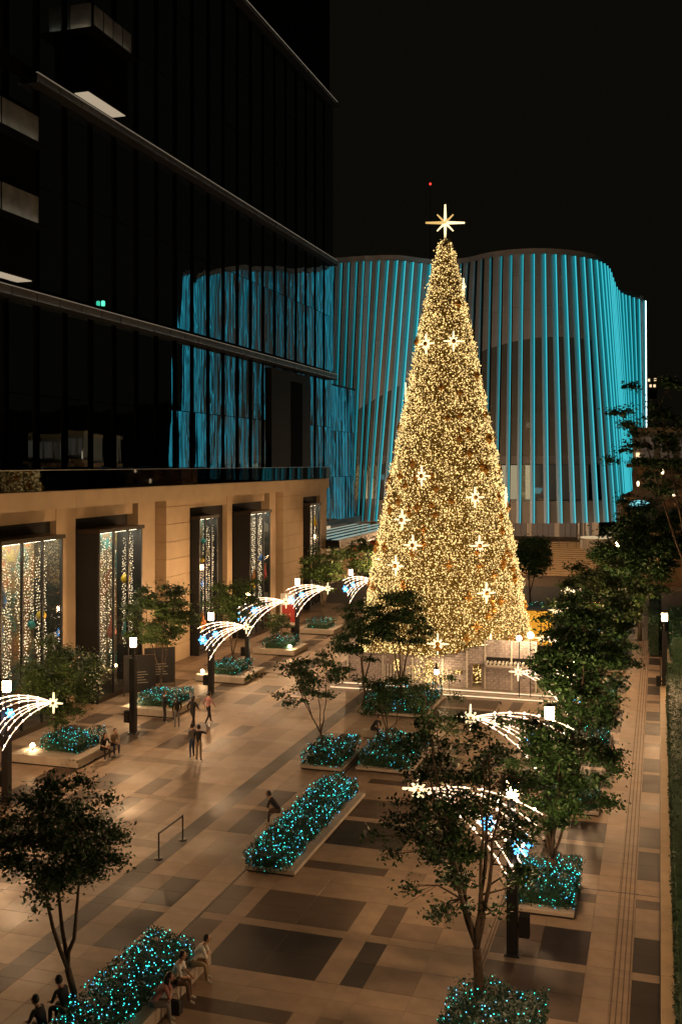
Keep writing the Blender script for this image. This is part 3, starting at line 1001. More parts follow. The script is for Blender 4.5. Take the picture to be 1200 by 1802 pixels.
# far low wing at right of hall with blue strips
wg = thing('low_wing', 'low grey wing with turquoise strips right of the curved hall', 'building', (0, 0, 0))
x0, y0 = at(1085, 138); x1, y1 = at(1290, 138)
nx = 12
for k in range(nx):
    a = (x0 + (x1 - x0) * k / nx, y0 + (y1 - y0) * k / nx); c = (x0 + (x1 - x0) * (k + 1) / nx, y0 + (y1 - y0) * (k + 1) / nx)
    bm = MB(); bm.add([(a[0], a[1], 6.3), (c[0] - .35, c[1], 6.3), (c[0] - .35, c[1], 8.9), (a[0], a[1], 8.9), (a[0], a[1] + 8, 6.3), (c[0], c[1] + 8, 6.3), (c[0], c[1] + 8, 8.9), (a[0], a[1] + 8, 8.9)],
                      [(0, 1, 2, 3), (3, 2, 6, 7), (0, 4, 5, 1), (1, 5, 6, 2), (4, 0, 3, 7)])
    bm.build('wall_panel', M['spandrel'], wg)
    bm = MB(); bm.box(c[0] - .33, c[0] - .02, c[1] - .02, c[1] + .2, 6.3, 8.9); bm.build('light_strip', M['finlit'], wg)
bm = MB()
a = at(1050, 136); c = at(1105, 133)
bm.add([(a[0], a[1], 3.6), (c[0], c[1], 6.0), (c[0], c[1], 6.3), (a[0], a[1], 3.9), (a[0], a[1] + 4, 3.6), (c[0], c[1] + 4, 6.0), (c[0], c[1] + 4, 6.3), (a[0], a[1] + 4, 3.9)],
       [(0, 1, 2, 3), (3, 2, 6, 7), (0, 4, 5, 1), (1, 5, 6, 2), (4, 0, 3, 7)])
bm.build('ramp_edge', M['handrail_light'], wg)
bm = MB(); bm.add([(a[0], a[1] + 1, 0), (c[0], c[1] + 1, 0), (c[0], c[1] + 1, 6.0), (a[0], a[1] + 1, 3.7), (a[0], a[1] + 3, 0), (c[0], c[1] + 3, 0), (c[0], c[1] + 3, 6.0), (a[0], a[1] + 3, 3.7)],
                  [(0, 1, 2, 3), (3, 2, 6, 7), (1, 5, 6, 2), (4, 0, 3, 7)])
bm.build('ramp_wall', M['kerb'], wg)

# stairs
st = thing('staircase', 'broad stone staircase rising to the curved hall', 'stairs', (0, 0, 0))
for k in range(16):
    b = MB(); b.bbox(-34, -7.6 + .35 * (k > 9), 129.5 + k * .62, 142, k * .22 - .05, (k + 1) * .22 - .012, .015); b.build('step', M['stone'], st)
b = MB(); b.box(-34, 8, 139.6, 152, 3.2, 3.53); b.build('landing', M['stone'], st)
fw = thing('fountain_wall', 'ribbed curved parapet with glowing rim at the top of the stairs', 'wall', (*at(1048, 134), 0))
b = MB(); b.lathe([(1.9, 0), (1.9, 4.2)], 28); b.build('wall', M['kerb'], fw)
b = MB(); b.lathe([(2.0, 4.2), (2.0, 4.32)], 28); b.build('rim_light', M['handrail_light'], fw)
for k in range(10):
    a = R(150 + k * 13)
    b = MB(); b.tube([(1.94 * math.cos(a), 1.94 * math.sin(a), .2), (1.94 * math.cos(a), 1.94 * math.sin(a), 4.1)], .07, 5); b.build('rib', M['steel'], fw)
hr = thing('handrail', 'dark handrail across the top of the stairs', 'railing', (0, 0, 0))
for k in range(9):
    b = MB(); b.box(-16 + k * 1.1, -15.94 + k * 1.1, 137.5, 137.56, 2.9, 4.1); b.build('post', M['dark'], hr)
b = MB(); b.box(-16, -7.1, 137.49, 137.57, 4.1, 4.17); b.box(-16, -7.1, 137.51, 137.55, 3.6, 3.63); b.build('rail', M['dark'], hr)

# right background: hillside, villa, rockery
hl = MB()
vs = []; fs = []
NX, NY = 26, 8
gh = np.random.default_rng(9)
for j in range(NY + 1):
    for i in range(NX + 1):
        x = -160 + 520 * i / NX; y = 190 + 260 * j / NY
        h = (12 + 26 * math.sin(min(max((x + 10) / 150, 0), 1) * PI * .5)) * math.sin(j / NY * PI * .6) * (1 if x > -10 else .4)
        vs.append((x, y, h + gh.normal() * .8 if j else -.5))
for j in range(NY):
    for i in range(NX):
        o = j * (NX + 1) + i; fs.append((o, o + 1, o + NX + 2, o + NX + 1))
hl.add(vs, fs)
tag(hl.build('hillside', M['hill'], smooth=True), 'dark wooded hillside rising beyond the buildings at right', kind='structure')
vl = thing('hillside_pavilion', 'small pale pavilion above the rockery at the right edge', 'building', (0, 0, 0))
x0, y0 = at(1112, 118); x1, y1 = at(1245, 118)
b = MB(); b.box(x0, x1, y0, y0 + 6, 14.0, 17.6); b.build('wall', M['far_wall'], vl)
b = MB(); b.box(x0 - .3, x1 + .3, y0 - .5, y0 + 6.3, 17.6, 18.1); b.build('roof', M['stone'], vl)
for k in range(4):
    b = MB(); b.box(x0 + 1 + k * 2.1, x0 + 2.4 + k * 2.1, y0 - .05, y0, 14.6, 17.0); b.build('window', M['roomdim'], vl)
b = MB(); b.box(x0 + .4, x0 + .8, y0 - .35, y0 - .1, 14.1, 15.2); b.build('wall_lamp', M['farlight'], vl)
b = MB(); b.box(x0 - .6, x1 + 1, y0 - 2.2, y0 + 6, 13.5, 13.98); b.box(x0, x1, y0, y0 + 5, 0, 13.5); b.build('terrace_base', M['rock'], vl)
rk = thing('rockery', 'warm-lit ochre boulders piled below the pavilion', 'rocks', (0, 0, 0))
gk = np.random.default_rng(21)
for q in range(26):
    px = gk.uniform(1115, 1215); z = gk.uniform(6.5, 13.2); x, y = at(px, 114 - (13 - z) * .5)
    bm = MB(); r = gk.uniform(.7, 1.5)
    bm.ball((0, 0, 0), r, 8, 6, sc=(1.3, 1, .75))
    bm.v = [tuple(np.array(v) * (1 + .25 * gk.normal())) for v in bm.v]
    o = bm.build('boulder', M['rock'], rk); o.location = (x, y, z)
for (px, z) in ((1122, 11.5), (1165, 12.8), (1140, 8.4), (1185, 10.4)):
    x, y = at(px, 111); b = MB(); b.lathe([(.08, 0), (.14, .1), (.14, .45), (.05, .55)], 8, (x, y, z)); b.build('ground_lamp', M['lowspot'], rk)
x, y = at(1125, 108)
b = MB(); b.ball((x, y, 9.6), .9, 12, 6, sc=(1.2, 1, .55)); o = b.build('lit_umbrella', emit('teal_lit_fabric', (.3, .9, .95), .9)); b2 = MB(); b2.tube([(x, y, 6), (x, y, 9.6)], .05, 5); b2.build('pole', M['dark'], o)
tag(o, 'small turquoise lit parasol in front of the rockery', 'parasol')
for q, (px, py) in enumerate(((1144, 679), (1151, 679), (1141, 669), (1152, 668))):
    D = 240; x, y = at(px, D); z = 14 + (815 - py) / 1800 * D
    b = MB(); b.box(-.25, .25, -.2, .2, -.3, .3); b.box(-.5, .5, .2, 1.2, -3.0, 1, 1)
    o = b.build('far_house', [M['farlight'], M['hill']]); o.location = (x, y, z)
    tag(o, ('lower left', 'lower right', 'upper left', 'upper right')[q] + ' of the four tiny lit houses on the dark hillside', 'house', 'lit houses on the far hillside')
x, y = at(757, 420)
mz = 14 + 490 / 1800 * 420
mt = thing('radio_mast', 'distant dark mast with a red beacon against the night sky', 'mast', (x, y, 0))
b = MB(); b.tube([(0, 0, 0), (0, 0, mz)], [.5, .06], 4); b.build('mast_pole', M['darkm'], mt)
b = MB(); b.ball((0, 0, mz + .3), .45, 8, 6); b.build('beacon', M['redlight'], mt)

# ------------------------------------------------------------------ giant Christmas tree
TX, TY = -13.7, 67.5
xt = thing('christmas_tree', 'giant cone Christmas tree covered in golden fairy lights with a star on top', 'Christmas tree', (TX, TY, 0))
PROF = [(.5, 5.85), (2.0, 5.6), (4.0, 5.28), (7.0, 4.78), (10.8, 4.08), (15.3, 3.18), (19.1, 2.42), (24.2, 1.42), (26.5, .93), (27.8, .62), (28.6, .42), (29.0, .2)]
pz = np.array([p[0] for p in PROF]); prr = np.array([p[1] for p in PROF])
gt = np.random.default_rng(1)


def tree_surf(nn, jit):
    zc = np.linspace(.5, 29.0, 400); w = np.interp(zc, pz, prr) + .05; cdf = np.cumsum(w); cdf /= cdf[-1]
    z = np.interp(gt.random(nn), cdf, zc)
    a = gt.random(nn) * 2 * PI
    r = np.interp(z, pz, prr)
    r = r * (1 + .02 * np.sin(a * 9 + z * 2.1)) + .10 * np.sin(z * 5.2 + 2 * np.sin(a * 3)) * .6 + gt.normal(size=nn) * jit
    r = np.maximum(r, .05)
    return np.column_stack([r * np.cos(a), r * np.sin(a), z])


C = tree_surf(62000, .08)
mis = np.zeros(len(C), dtype=int)
sz = gt.uniform(.022, .050, len(C))
clump = np.sin(C[:, 0] * 2.3 + C[:, 2] * 1.1) * np.sin(C[:, 1] * 2.1 - C[:, 2] * 1.7)
keep = gt.random(len(C)) > .12 + .16 * clump
tag(link_mesh('fairy_lights', dots(C[keep], sz[keep], [M['warmdot']], 'fairy_lights'), xt), kind='stuff')
C = tree_surf(26000, .08); C[:, :2] *= .985
tag(link_mesh('garland_foliage', leaves(C, .24, 1.0, .4, mats=[M['fir']], name='garland'), xt), kind='stuff')
b = MB(); b.lathe([(max(r * .95 - .05, .08), z) for z, r in PROF], 40); b.build('cone_core', M['fir'], xt)


def star8(m, r1=.42, r2=.2, th=.05, core=True):
    """eight-pointed star: four long and four short spikes, lying in the local XZ plane"""
    for k in range(8):
        L = r1 if k % 2 == 0 else r1 * .55
        w = .045 * r1 / .42
        a = k * PI / 4
        d = (math.sin(a), math.cos(a)); e = (d[1], -d[0])
        s = .12 * r1
        vs = [(d[0] * s + e[0] * w, -th, d[1] * s + e[1] * w), (d[0] * s - e[0] * w, -th, d[1] * s - e[1] * w), (d[0] * L - e[0] * w * .5, -th, d[1] * L - e[1] * w * .5), (d[0] * L + e[0] * w * .5, -th, d[1] * L + e[1] * w * .5)]
        vs += [(x, th, z) for x, y, z in vs]
        m.add(vs, [(0, 1, 2, 3), (7, 6, 5, 4), (0, 4, 5, 1), (1, 5, 6, 2), (2, 6, 7, 3), (3, 7, 4, 0)])
    return m


stm = star8(MB(), .66, th=.05).mesh('star_ornament', M['goldhot'])
stc = MB(); stc.ball((0, 0, 0), .16, 8, 5); stcm = stc.mesh('star_centre', M['ornament'])
for (px, py) in ((748, 595), (798, 592), (741, 838), (836, 876), (706, 917), (726, 961), (843, 961), (695, 999), (855, 1043), (770, 1128), (862, 1131), (800, 700), (770, 660), (735, 790), (820, 790)):
    zz = 14 + (815 - py) / 1800 * 64
    r = float(np.interp(zz, pz, prr)); lat = (px - 783) / 1800 * 64
    lat = max(-r * .97, min(r * .97, lat)); dep = math.sqrt(max(r * r - lat * lat, .01)) + .18
    # camera direction from the tree
    fx, fy = .199, -.98
    x = lat * .98 + fx * dep; y = lat * .199 + fy * dep
    if (px, py) in ((800, 700), (770, 660), (735, 790), (820, 790)): continue
    s = link_mesh('star_ornament', stm, xt, (x, y, zz), math.atan2(y, x) + PI / 2)
    c = link_mesh('star_centre', stcm, s, (0, -.06, 0))
for a in range(14):     # the rest round the sides and back
    aa = a * 2.4 + .6; zz = 3 + a * 1.75; r = float(np.interp(zz, pz, prr)) + .15
    x, y = r * math.cos(aa), r * math.sin(aa)
    if y < -.3 * r and abs(x) < .95 * r: continue
    s = link_mesh('star_ornament', stm, xt, (x, y, zz), aa + PI / 2)
orm = star8(MB(), .36, th=.08); orm.ball((0, 0, 0), .2, 8, 5); om = orm.mesh('bronze_ornament', M['ornament'])
for k in range(150):
    zz = 1.8 + 25 * (1 - math.sqrt(gt.random())); aa = gt.random() * 2 * PI; r = float(np.interp(zz, pz, prr)) + .1
    link_mesh('bronze_ornament', om, xt, (r * math.cos(aa), r * math.sin(aa), zz), aa + PI / 2)
# top star
ts = bpy.data.objects.new('top_star', None); COL.objects.link(ts); ts.parent = xt; ts.location = (0, 0, 30.1); ts.rotation_euler = (0, 0, R(17))
for k in range(8):
    L, rr = ((1.22, .085), (.78, .06))[k % 2]
    a = k * PI / 4
    if k in (2, 6): L = 1.33
    b = MB(); b.tube([(0, 0, 0), (L * math.sin(a) * .98, 0, L * math.cos(a))], [rr * 1.3, rr * .7], 6); b.build('spike', M['goldhot'] if k in (0, 2, 4, 3, 5) else M['gold'], ts)
for sg in (1, -1):
    b = MB(); b.tube([(0, 0, 0), (0, sg * 1.0, 0)], [.1, .05], 6); b.build('spike', M['gold'], ts)
b = MB(); b.tube([(0, 0, 28.6), (0, 0, 30)], .07, 6); b.build('star_pole', M['ornament'], xt)
# platform with glowing steps
pf = thing('tree_platform', 'low stepped platform with glowing edges round the Christmas tree', 'platform', (0, 0, 0))
for k, (x0, x1, y0) in enumerate(((-19.6, -4.7, 60.6), (-19.2, -5.2, 61.3))):
    b = MB(); b.bbox(x0, x1, y0, 75 - k, k * .16, k * .16 + .15, .01); b.build('step', M['kerb'], pf)
    b = MB(); b.box(x0 + .05, x1 - .05, y0 - .03, y0 - .002, k * .16 + .06, k * .16 + .12); b.build('edge_light', M['steplight'], pf)
# brick cottage set at the foot of tree
ht = thing('brick_cottage_set', 'pale brick cottage-shaped set at the foot of the big Christmas tree', 'stage set', (0, 61.9, .3))
bricks = []
wl = MB()
def hut_wall(xa, xb, y, zb, ztop, holes):
    """ztop: function of x. mortar wall with holes cut as cells, bricks as proud courses"""
    xs = sorted(set([xa, xb] + [h[0] for h in holes] + [h[1] for h in holes]))
    for a, c in zip(xs[:-1], xs[1:]):
        hh = [h for h in holes if h[0] <= a + 1e-6 and h[1] >= c - 1e-6]
        za = zb
        segs = []
        for h in sorted(hh, key=lambda q: q[2]):
            segs.append((za, h[2], False)); za = h[3]
        segs.append((za, None, True))
        for s0, s1, top in segs:
            t0, t1 = (ztop(a), ztop(c)) if top else (s1, s1)
            if t0 - s0 < .02 and t1 - s0 < .02: continue
            wl.add([(a, y, s0), (c, y, s0), (c, y, t1), (a, y, t0), (a, y + .3, s0), (c, y + .3, s0), (c, y + .3, t1), (a, y + .3, t0)],
                   [(0, 1, 2, 3), (7, 6, 5, 4), (3, 2, 6, 7), (0, 3, 7, 4), (1, 5, 6, 2), (0, 4, 5, 1)], 0)
    z = zb + .02; row = 0
    while z < max(ztop(xa + (xb - xa) * i / 8) for i in range(9)):
        x = xa + (.18 if row % 2 else 0)
        while x + .34 < xb:
            xm = x + .17
            if z + .13 < ztop(xm) and not any(h[0] - .05 < x + .34 and h[1] + .05 > x and h[2] - .05 < z + .13 and h[3] + .05 > z for h in holes):
                bricks.append((x, y - .025 - .02 * random.random(), z))
            x += .36
        z += .15; row += 1
HZ = lambda x: 1.75 if x < -12.2 else (1.75 + (x + 12.2) / 2.2 * 1.1 if x < -10.0 else (3.05 if x > -10 else 1.75))
HZ2 = lambda x: 1.75 if x < -12.6 else (min(1.75 + (x + 12.6) * .42, 2.55) if x < -10.1 else 3.05)
hut_wall(-18.8, -7.0, 0, 0, HZ2, [(-15.9, -15.4, .75, 1.5), (-13.8, -13.3, .65, 1.5), (-10.9, -10.35, 0.0, 1.45), (-12.0, -11.5, .8, 1.05)])
wl.build('mortar_wall', M['hutjoint'], ht)
bk = MB(); bk.box(0, .34, 0, .06, 0, .13); bkm = bk.mesh('brick', M['hut'])
random.shuffle(bricks)
for q in bricks[:290]: link_mesh('brick', bkm, ht, q)
br = MB()
for x, y, z in bricks[290:]: br.box(x, x + .34, y, y + .06, z, z + .13)
tag(br.build('bricks', M['hut'], ht), kind='stuff')
for a in (-10.0,):
    for k in range(12):
        b = MB(); b.box(a + .02 + k * .24, a + .13 + k * .24, -.75, -.1, 1.62, 1.76); b.build('pergola_slat', M['white'], ht)
    b = MB(); b.box(a, a + 2.9, -.8, -.74, 1.5, 1.62); b.box(a, a + .06, -.8, -.1, 1.5, 1.62); b.build('pergola_beam', M['white'], ht)
    b = MB(); b.box(a, a + 2.9, -.08, -.045, 1.4, 1.95); b.build('pergola_back', M['darkm'], ht)
for x in (-18.8, -16.5, -14.6, -12.7, -11.2, -10.1, -8.5, -7.05):
    b = MB(); b.box(x - .05, x + .05, -.09, -.05, 0, HZ2(x) - .05); b.build('post', M['white'], ht)
for k in range(9):
    b = MB(); b.box(-16.4 + k * .2, -16.34 + k * .2, -.16, -.12, 0, 1.15); b.build('fence_picket', M['white'], ht)
tag(link_mesh('window_lights', dots(np.array([(random.choice([-15.65, -13.55]) + random.uniform(-.2, .2), .12, random.uniform(.75, 1.45)) for _ in range(70)] + [(-11.75 + random.uniform(-.22, .22), -.1, .92 + random.uniform(-.1, .1)) for _ in range(16)]), .045, [M['warmdot']]), ht), kind='stuff')
ln = thing('tripod_lantern', 'dark wooden tripod with a glowing lantern before the brick cottage set', 'lantern', (-12.9, 60.9, .16))
for k in range(3):
    a = k * 2.09 + .5; b = MB(); b.tube([(.38 * math.cos(a), .38 * math.sin(a), 0), (0, 0, 1.75)], .035, 5); b.build('leg', M['bark'], ln)
b = MB(); b.lathe([(.1, 1.05), (.13, 1.1), (.13, 1.32), (.1, 1.36)], 8); b.build('lamp_glass', M['spot'], ln)
b = MB(); b.lathe([(.18, 1.36), (.05, 1.55)], 8); b.build('cap', M['dark'], ln)
for q, (px, py) in enumerate(((913, 1123), (933, 1118))):
    D = 60.5; x, y = at(px, D); z = 14 + (815 - py) / 1800 * D
    t = thing('globe_lamp', ('white globe lamp left of the other one, ' if q == 0 else 'slightly higher white globe lamp ') + 'beside the roof of the cottage set', 'lamp', (x, y, 0))
    b = MB(); b.tube([(0, 0, 0), (0, 0, z - .1)], .03, 5); b.build('pole', M['dark'], t)
    b = MB(); b.ball((0, 0, z), .15 if q == 0 else .19, 10, 8); b.build('globe', M['spot'], t)
x, y = at(948, 72)
yk = thing('yellow_booth', 'plain yellow booth right of the big Christmas tree', 'booth', (x, y, 0))
b = MB(); b.box(-1.2, .85, 0, 1.5, 1.2, 3.6); b.build('wall', M['yellow'], yk)
b = MB(); b.box(-1.3, .95, -.1, 1.6, 3.6, 3.72); b.build('roof', M['dark'], yk)
b = MB(); b.box(-1.2, .85, .02, 1.5, 0, 1.2); b.build('counter_front', M['dark'], yk)
for k in range(3): b = MB(); b.box(-.6 + k * .3, -.45 + k * .3, -.012, -.002, 2.8, 2.88); b.build('printed_mark', M['ornament'], yk)

# ------------------------------------------------------------------ street lamps
def lamp_proto():
    t = thing('street_lamp', 'x', 'street lamp')
    b = MB(); b.box(-.15, .15, -.15, .15, 0, 3.9); b.build('pole', M['dark'], t)
    b = MB(); b.lathe([(.09, 3.9), (.09, 4.35), (.16, 4.4), (.16, 4.5)], 10); b.build('neck', M['dark'], t)
    b = MB(); b.lathe([(.15, 4.5), (.17, 4.55), (.17, 4.93), (.15, 4.96)], 12); b.build('lantern', M['lamp'], t)
    b = MB(); b.lathe([(.18, 4.97), (.18, 5.0), (.05, 5.06)], 12); b.build('cap', M['dark'], t)
    b = MB(); b.box(-.48, -.19, -.13, .13, .55, 1.15); b.box(-.19, -.15, -.05, .05, .8, .9); b.build('speaker_box', M['darkm'], t)
    b = MB(); b.bbox(-.22, .22, -.22, .22, 0, .05); b.build('base_plate', M['dark'], t)
    return t


LL = [(-25.9, 26.9, 'street lamp of the left row nearest the camera'), (-25.9, 36.5, 'street lamp at the left edge of the view, holding a shooting star'), (-26.0, 47.4, 'street lamp without decoration behind the first planter'),
      (-25.9, 56.8, 'street lamp with the second shooting star, beside the stone planter with a thin tree'), (-27.4, 66.2, 'street lamp set back behind the second shooting star'),
      (-27.0, 75.3, 'street lamp with the third shooting star in front of the jointed stone pier'), (-25.0, 83.2, 'street lamp standing just left of the giant Christmas tree'), (-25.5, 93.6, 'farthest street lamp of the left row'),
      (-4.0, 29.3, 'foreground street lamp right of the many-stemmed tree'), (-3.9, 38.6, 'right row street lamp behind the foreground one, its pole inside the dark tree'),
      (-3.9, 48.3, 'right row street lamp third from the front among the trees'), (-3.9, 58.0, 'right row street lamp level with the tree platform'), (-3.9, 68.5, 'right row street lamp level with the yellow booth'),
      (-4.0, 79.0, 'right row street lamp farther than the yellow booth'), (0.28, 64.6, 'undecorated street lamp at the right-hand hedge'),
      (-30.5, 122, 'leftmost added street lamp, unseen on the far pavement behind the giant tree'), (-26.5, 122, 'second added street lamp, unseen on the far pavement behind the giant tree'), (-22.5, 122, 'third added street lamp, unseen on the far pavement behind the giant tree'),  # hidden lamps added to light the curved hall and stairs
      (-18.8, 122, 'rightmost added street lamp, unseen on the far pavement behind the giant tree'), (-4.6, 121, 'street lamp added on the far pavement below the low wing'),  # also added for their light on the hall and staircase
      (0.9, 19.0, 'street lamp beside the hedge nearest the camera')]
lp = lamp_proto()
for i, (x, y, lab) in enumerate(LL):
    o = lp if i == 0 else copy_tree(lp)
    o.location = (x, y, 0)
    o['label'] = lab; o['group'] = 'street lamps round the plaza'
    if x > -5 and x < 0 and y < 100: o.rotation_euler = (0, 0, PI)


# ------------------------------------------------------------------ shooting star decorations
def meteor_proto():
    t = thing('shooting_star_light', 'x', 'light decoration')
    S = Vector((2.35, 0, 4.25))
    ends = [((-.75, -.1, 4.0), (.7, 0, 4.75)), ((-.55, .12, 3.45), (.6, 0, 4.45)), ((-.35, 0, 2.95), (.55, 0, 4.2)), ((-.12, .1, 2.5), (.6, 0, 3.9)), ((.08, -.2, 2.15), (.75, 0, 3.65)), ((-.62, 0, 3.75), (.66, 0, 4.62)), ((-.22, -.1, 2.72), (.58, 0, 4.05))]
    gm = np.random.default_rng(2)
    for q, (e, c) in enumerate(ends):
        e = Vector(e); c = Vector(c); pts = []
        for i in range(15):
            u = i / 14; pts.append(S * (1 - u) ** 2 + c * 2 * u * (1 - u) + e * u * u)
        b = MB(); b.tube(pts, .019, 4); b.build('light_tail', M['meteor'], t)
        bb = MB()
        for i in range(3, 15, 2):
            p = pts[i]; bb.ball((p.x, p.y - .03, p.z), .042 if i < 14 else .085, 6, 4)
        tag(bb.build('bulbs', M['bulb'], t), kind='stuff')
    b = MB(); star8(b, .42, th=.03); b.v = [(x, y, z) for x, y, z in b.v]
    o = b.build('star', M['goldhot'], t); o.location = S + Vector((.05, -.05, 0))
    b = MB(); b.ball((0, 0, 0), .07, 6, 4); c = b.build('star_centre', M['ornament'], o); c.location = (0, -.05, 0)
    for (x, z, r) in ((-.30, 3.35, .27), (.52, 3.75, .18)):
        b = MB()
        for k in range(6):
            a = k * PI / 3; b.tube([(0, 0, 0), (r * math.cos(a), 0, r * math.sin(a))], .022, 4)
            for s in (-.5, .5):
                b.tube([(r * .55 * math.cos(a), 0, r * .55 * math.sin(a)), (r * .85 * math.cos(a + s * .7), 0, r * .85 * math.sin(a + s * .7))], .018, 4)
            b.ball((r * math.cos(a), 0, r * math.sin(a)), .035, 5, 3)
        o = b.build('snowflake', M['snow'], t); o.location = (x, -.3, z)
        b = MB(); b.ball((0, 0, 0), r * .35, 6, 4); c = b.build('snowflake_centre', M['bulb'], o); c.location = (0, -.03, 0)
    b = MB(); b.tube([(0, 0, 2.2), (.1, 0, 4.3)], .03, 5); b.tube([(0, 0, 3.9), (1.3, 0, 4.35), (2.35, 0, 4.25)], .02, 5); b.build('bracket', M['dark'], t)
    return t


METE = [(-25.9, 36.3, 0, 1, 'shooting star light at the left edge, its gold star over the planter tree'), (-25.9, 56.6, 0, 1, 'shooting star light with blue flake on the lamp by the second stone planter'),
        (-27.4, 66.0, R(14), 1.15, 'shooting star light between the two larger ones on the left side'), (-27.0, 75.1, 0, 1.08, 'shooting star light in front of the jointed stone pier'),
        (-25.0, 83.0, R(-20), 1.0, 'shooting star light partly hidden by the left side of the giant tree'),
        (-4.0, 29.1, PI - .1, 1.15, 'shooting star light on the foreground lamp, seen through tree branches'), (-3.9, 38.4, PI + .1, 1.2, 'shooting star light with large blue flakes above the foreground tree'),
        (-3.9, 48.1, PI, 1, 'shooting star light hidden among the dark trees on the right'), (-3.9, 57.8, PI, 1, 'shooting star light beside the globe lamps of the cottage set'),
        (-3.9, 68.3, PI, 1.1, 'shooting star light above the tree right of the yellow booth'), (-4.0, 78.8, PI, 1.1, 'farthest shooting star light, in front of the staircase')]
mp = meteor_proto()
for i, (x, y, rz, s, lab) in enumerate(METE):
    o = mp if i == 0 else copy_tree(mp)
    o.location = (x, y, 0 if s == 1 else -(s - 1) * 3.2); o.rotation_euler = (0, 0, rz); o.scale = (s, s, s)
    o['label'] = lab; o['group'] = 'shooting star decorations on the street lamps'
    if abs(rz) > 1:
        for ch in o.children:
            if ch.name.startswith('snowflake'): ch.location.y = .3
            if ch.name.startswith('star'): ch.location.y = .05


# ------------------------------------------------------------------ planters
def planter(x0, x1, y0, y1, label, h=.45, leafbox=None, nled=200, dens=150, spot=None, seed=1, hz=.55, kerb=True, size=.075, wob=.15):
    h = .2 if (x0 > -20 and x0 > -14.05 or y0 > 40 and x0 > -20) else h; hz = hz + .12 if h < .3 else hz
    gg = np.random.default_rng(seed)
    t = thing('planter', label, 'planter', ((x0 + x1) / 2, (y0 + y1) / 2, 0))
    cx, cy = (x0 + x1) / 2, (y0 + y1) / 2
    lb = leafbox or (x0 + .15, x1 - .15, y0 + .15, y1 - .15)
    if kerb:
        nb = max(1, round((y1 - y0) / 2.2)); nx = max(1, round((x1 - x0) / 1.7))
        e = .42
        for k in range(nb):
            for xx in (x0 - cx, x1 - cx - e):
                ya, yb = y0 - cy + (y1 - y0) * k / nb, y0 - cy + (y1 - y0) * (k + 1) / nb
                b = MB(); b.bbox(xx, xx + e, ya + .004, yb - .004, .08, h, .015); b.build('kerb_stone', M['kerb'], t)
        for k in range(nx):
            for yy_ in (y0 - cy, y1 - cy - e):
                xa, xb = x0 + e - cx + (x1 - x0 - 2 * e) * k / nx, x0 + e - cx + (x1 - x0 - 2 * e) * (k + 1) / nx
                b = MB(); b.bbox(xa + .004, xb - .004, yy_, yy_ + e, .08, h, .015); b.build('kerb_stone', M['kerb'], t)
        b = MB(); b.box(x0 - cx + .06, x1 - cx - .06, y0 - cy + .06, y1 - cy - .06, 0, .08); b.build('plinth', M['dark'], t)
        b = MB(); b.box(x0 - cx + e, x1 - cx - e, y0 - cy + e, y1 - cy - e, .08, h - .03); b.build('bed_cover', M['kerb'] if leafbox else M['soil'], t)
    zb = .02 if not kerb else h - .05
    s = thing('led_shrub', 'turquoise-lit shrub in the ' + label.split(',')[0], 'shrub', ((lb[0] + lb[1]) / 2, (lb[2] + lb[3]) / 2, 0))
    sx, sy = s.location.x, s.location.y
    if dens < 301: size = max(size, .12)
    C = shrub_leaf_box('s', lb[0] - sx, lb[1] - sx, lb[2] - sy, lb[3] - sy, zb, hz + zb, dens, size, None, gg, wob)
    tag(link_mesh('foliage', leaves(C, size, 1.0, .5, mats=[M['leafC']], name='shrub_leaves', g=gg), s), kind='stuff')
    b = MB(); b.box(lb[0] - sx + .16, lb[1] - sx - .16, lb[2] - sy + .16, lb[3] - sy - .16, zb, hz + zb - .22); b.build('twig_core', M['hedge'], s)
    idx = gg.choice(len(C), min(nled, len(C)), replace=False)
    Q = C[idx] + gg.normal(size=(len(idx), 3)) * .03 + np.array([0, 0, .04])
    m = (gg.random(len(Q)) < .3).astype(int)
    tag(link_mesh('led_string', dots(Q, gg.uniform(.009, .021, len(Q)), [M['ledcyan'], M['ledblue']], 'led_string', m), s), kind='stuff')
    if spot:
        sp = thing('garden_spotlight', 'small bright spotlight lying on the ' + label.split(',')[0], 'spotlight', (spot[0], spot[1], h))
        b = MB(); b.lathe([(.05, 0), (.05, .1)], 8); b.build('stem', M['dark'], sp)
        b = MB(); b.ball((0, 0, .19), .11, 10, 6); b.build('lens', M['spot'], sp)
    return t


planter(-28.9, -25.3, 41.0, 44.6, 'leftmost stone planter, where a couple sits', leafbox=(-27.9, -25.9, 41.9, 44.3), nled=210, spot=(-28.3, 41.9), seed=2, dens=260)
planter(-28.6, -25.4, 50.7, 54.2, 'second stone planter behind the undecorated lamp', leafbox=(-27.9, -25.7, 51.3, 53.9), nled=230, spot=(-28.1, 51.2), seed=3, dens=260)
planter(-28.4, -25.0, 59.8, 63.4, 'third stone planter beside the second shooting star', leafbox=(-27.6, -25.8, 60.4, 63.0), nled=120, spot=(-28.0, 60.1), seed=4, dens=220)
planter(-28.4, -25.2, 69.6, 72.8, 'fourth stone planter near the third shooting star', leafbox=(-27.8, -25.8, 70, 72.4), nled=60, spot=(-25.7, 70.1), seed=5, dens=160)
planter(-28.4, -25.2, 79.0, 82.2, 'fifth stone planter left of the giant tree', leafbox=(-27.8, -25.8, 79.4, 81.8), nled=50, seed=6, dens=120)
planter(-14.1, -11.9, 18.8, 26.1, 'long planter at the bottom edge, with people seated on its right side', hz=.5, leafbox=(-13.65, -12.3, 18.9, 25.9), nled=560, seed=7, dens=620, size=.08)
planter(-13.55, -11.75, 32.5, 41.2, 'long middle planter with a crouching person at its left', hz=.52, leafbox=(-13.5, -12.1, 32.45, 41.1), nled=760, seed=8, dens=620, size=.08)
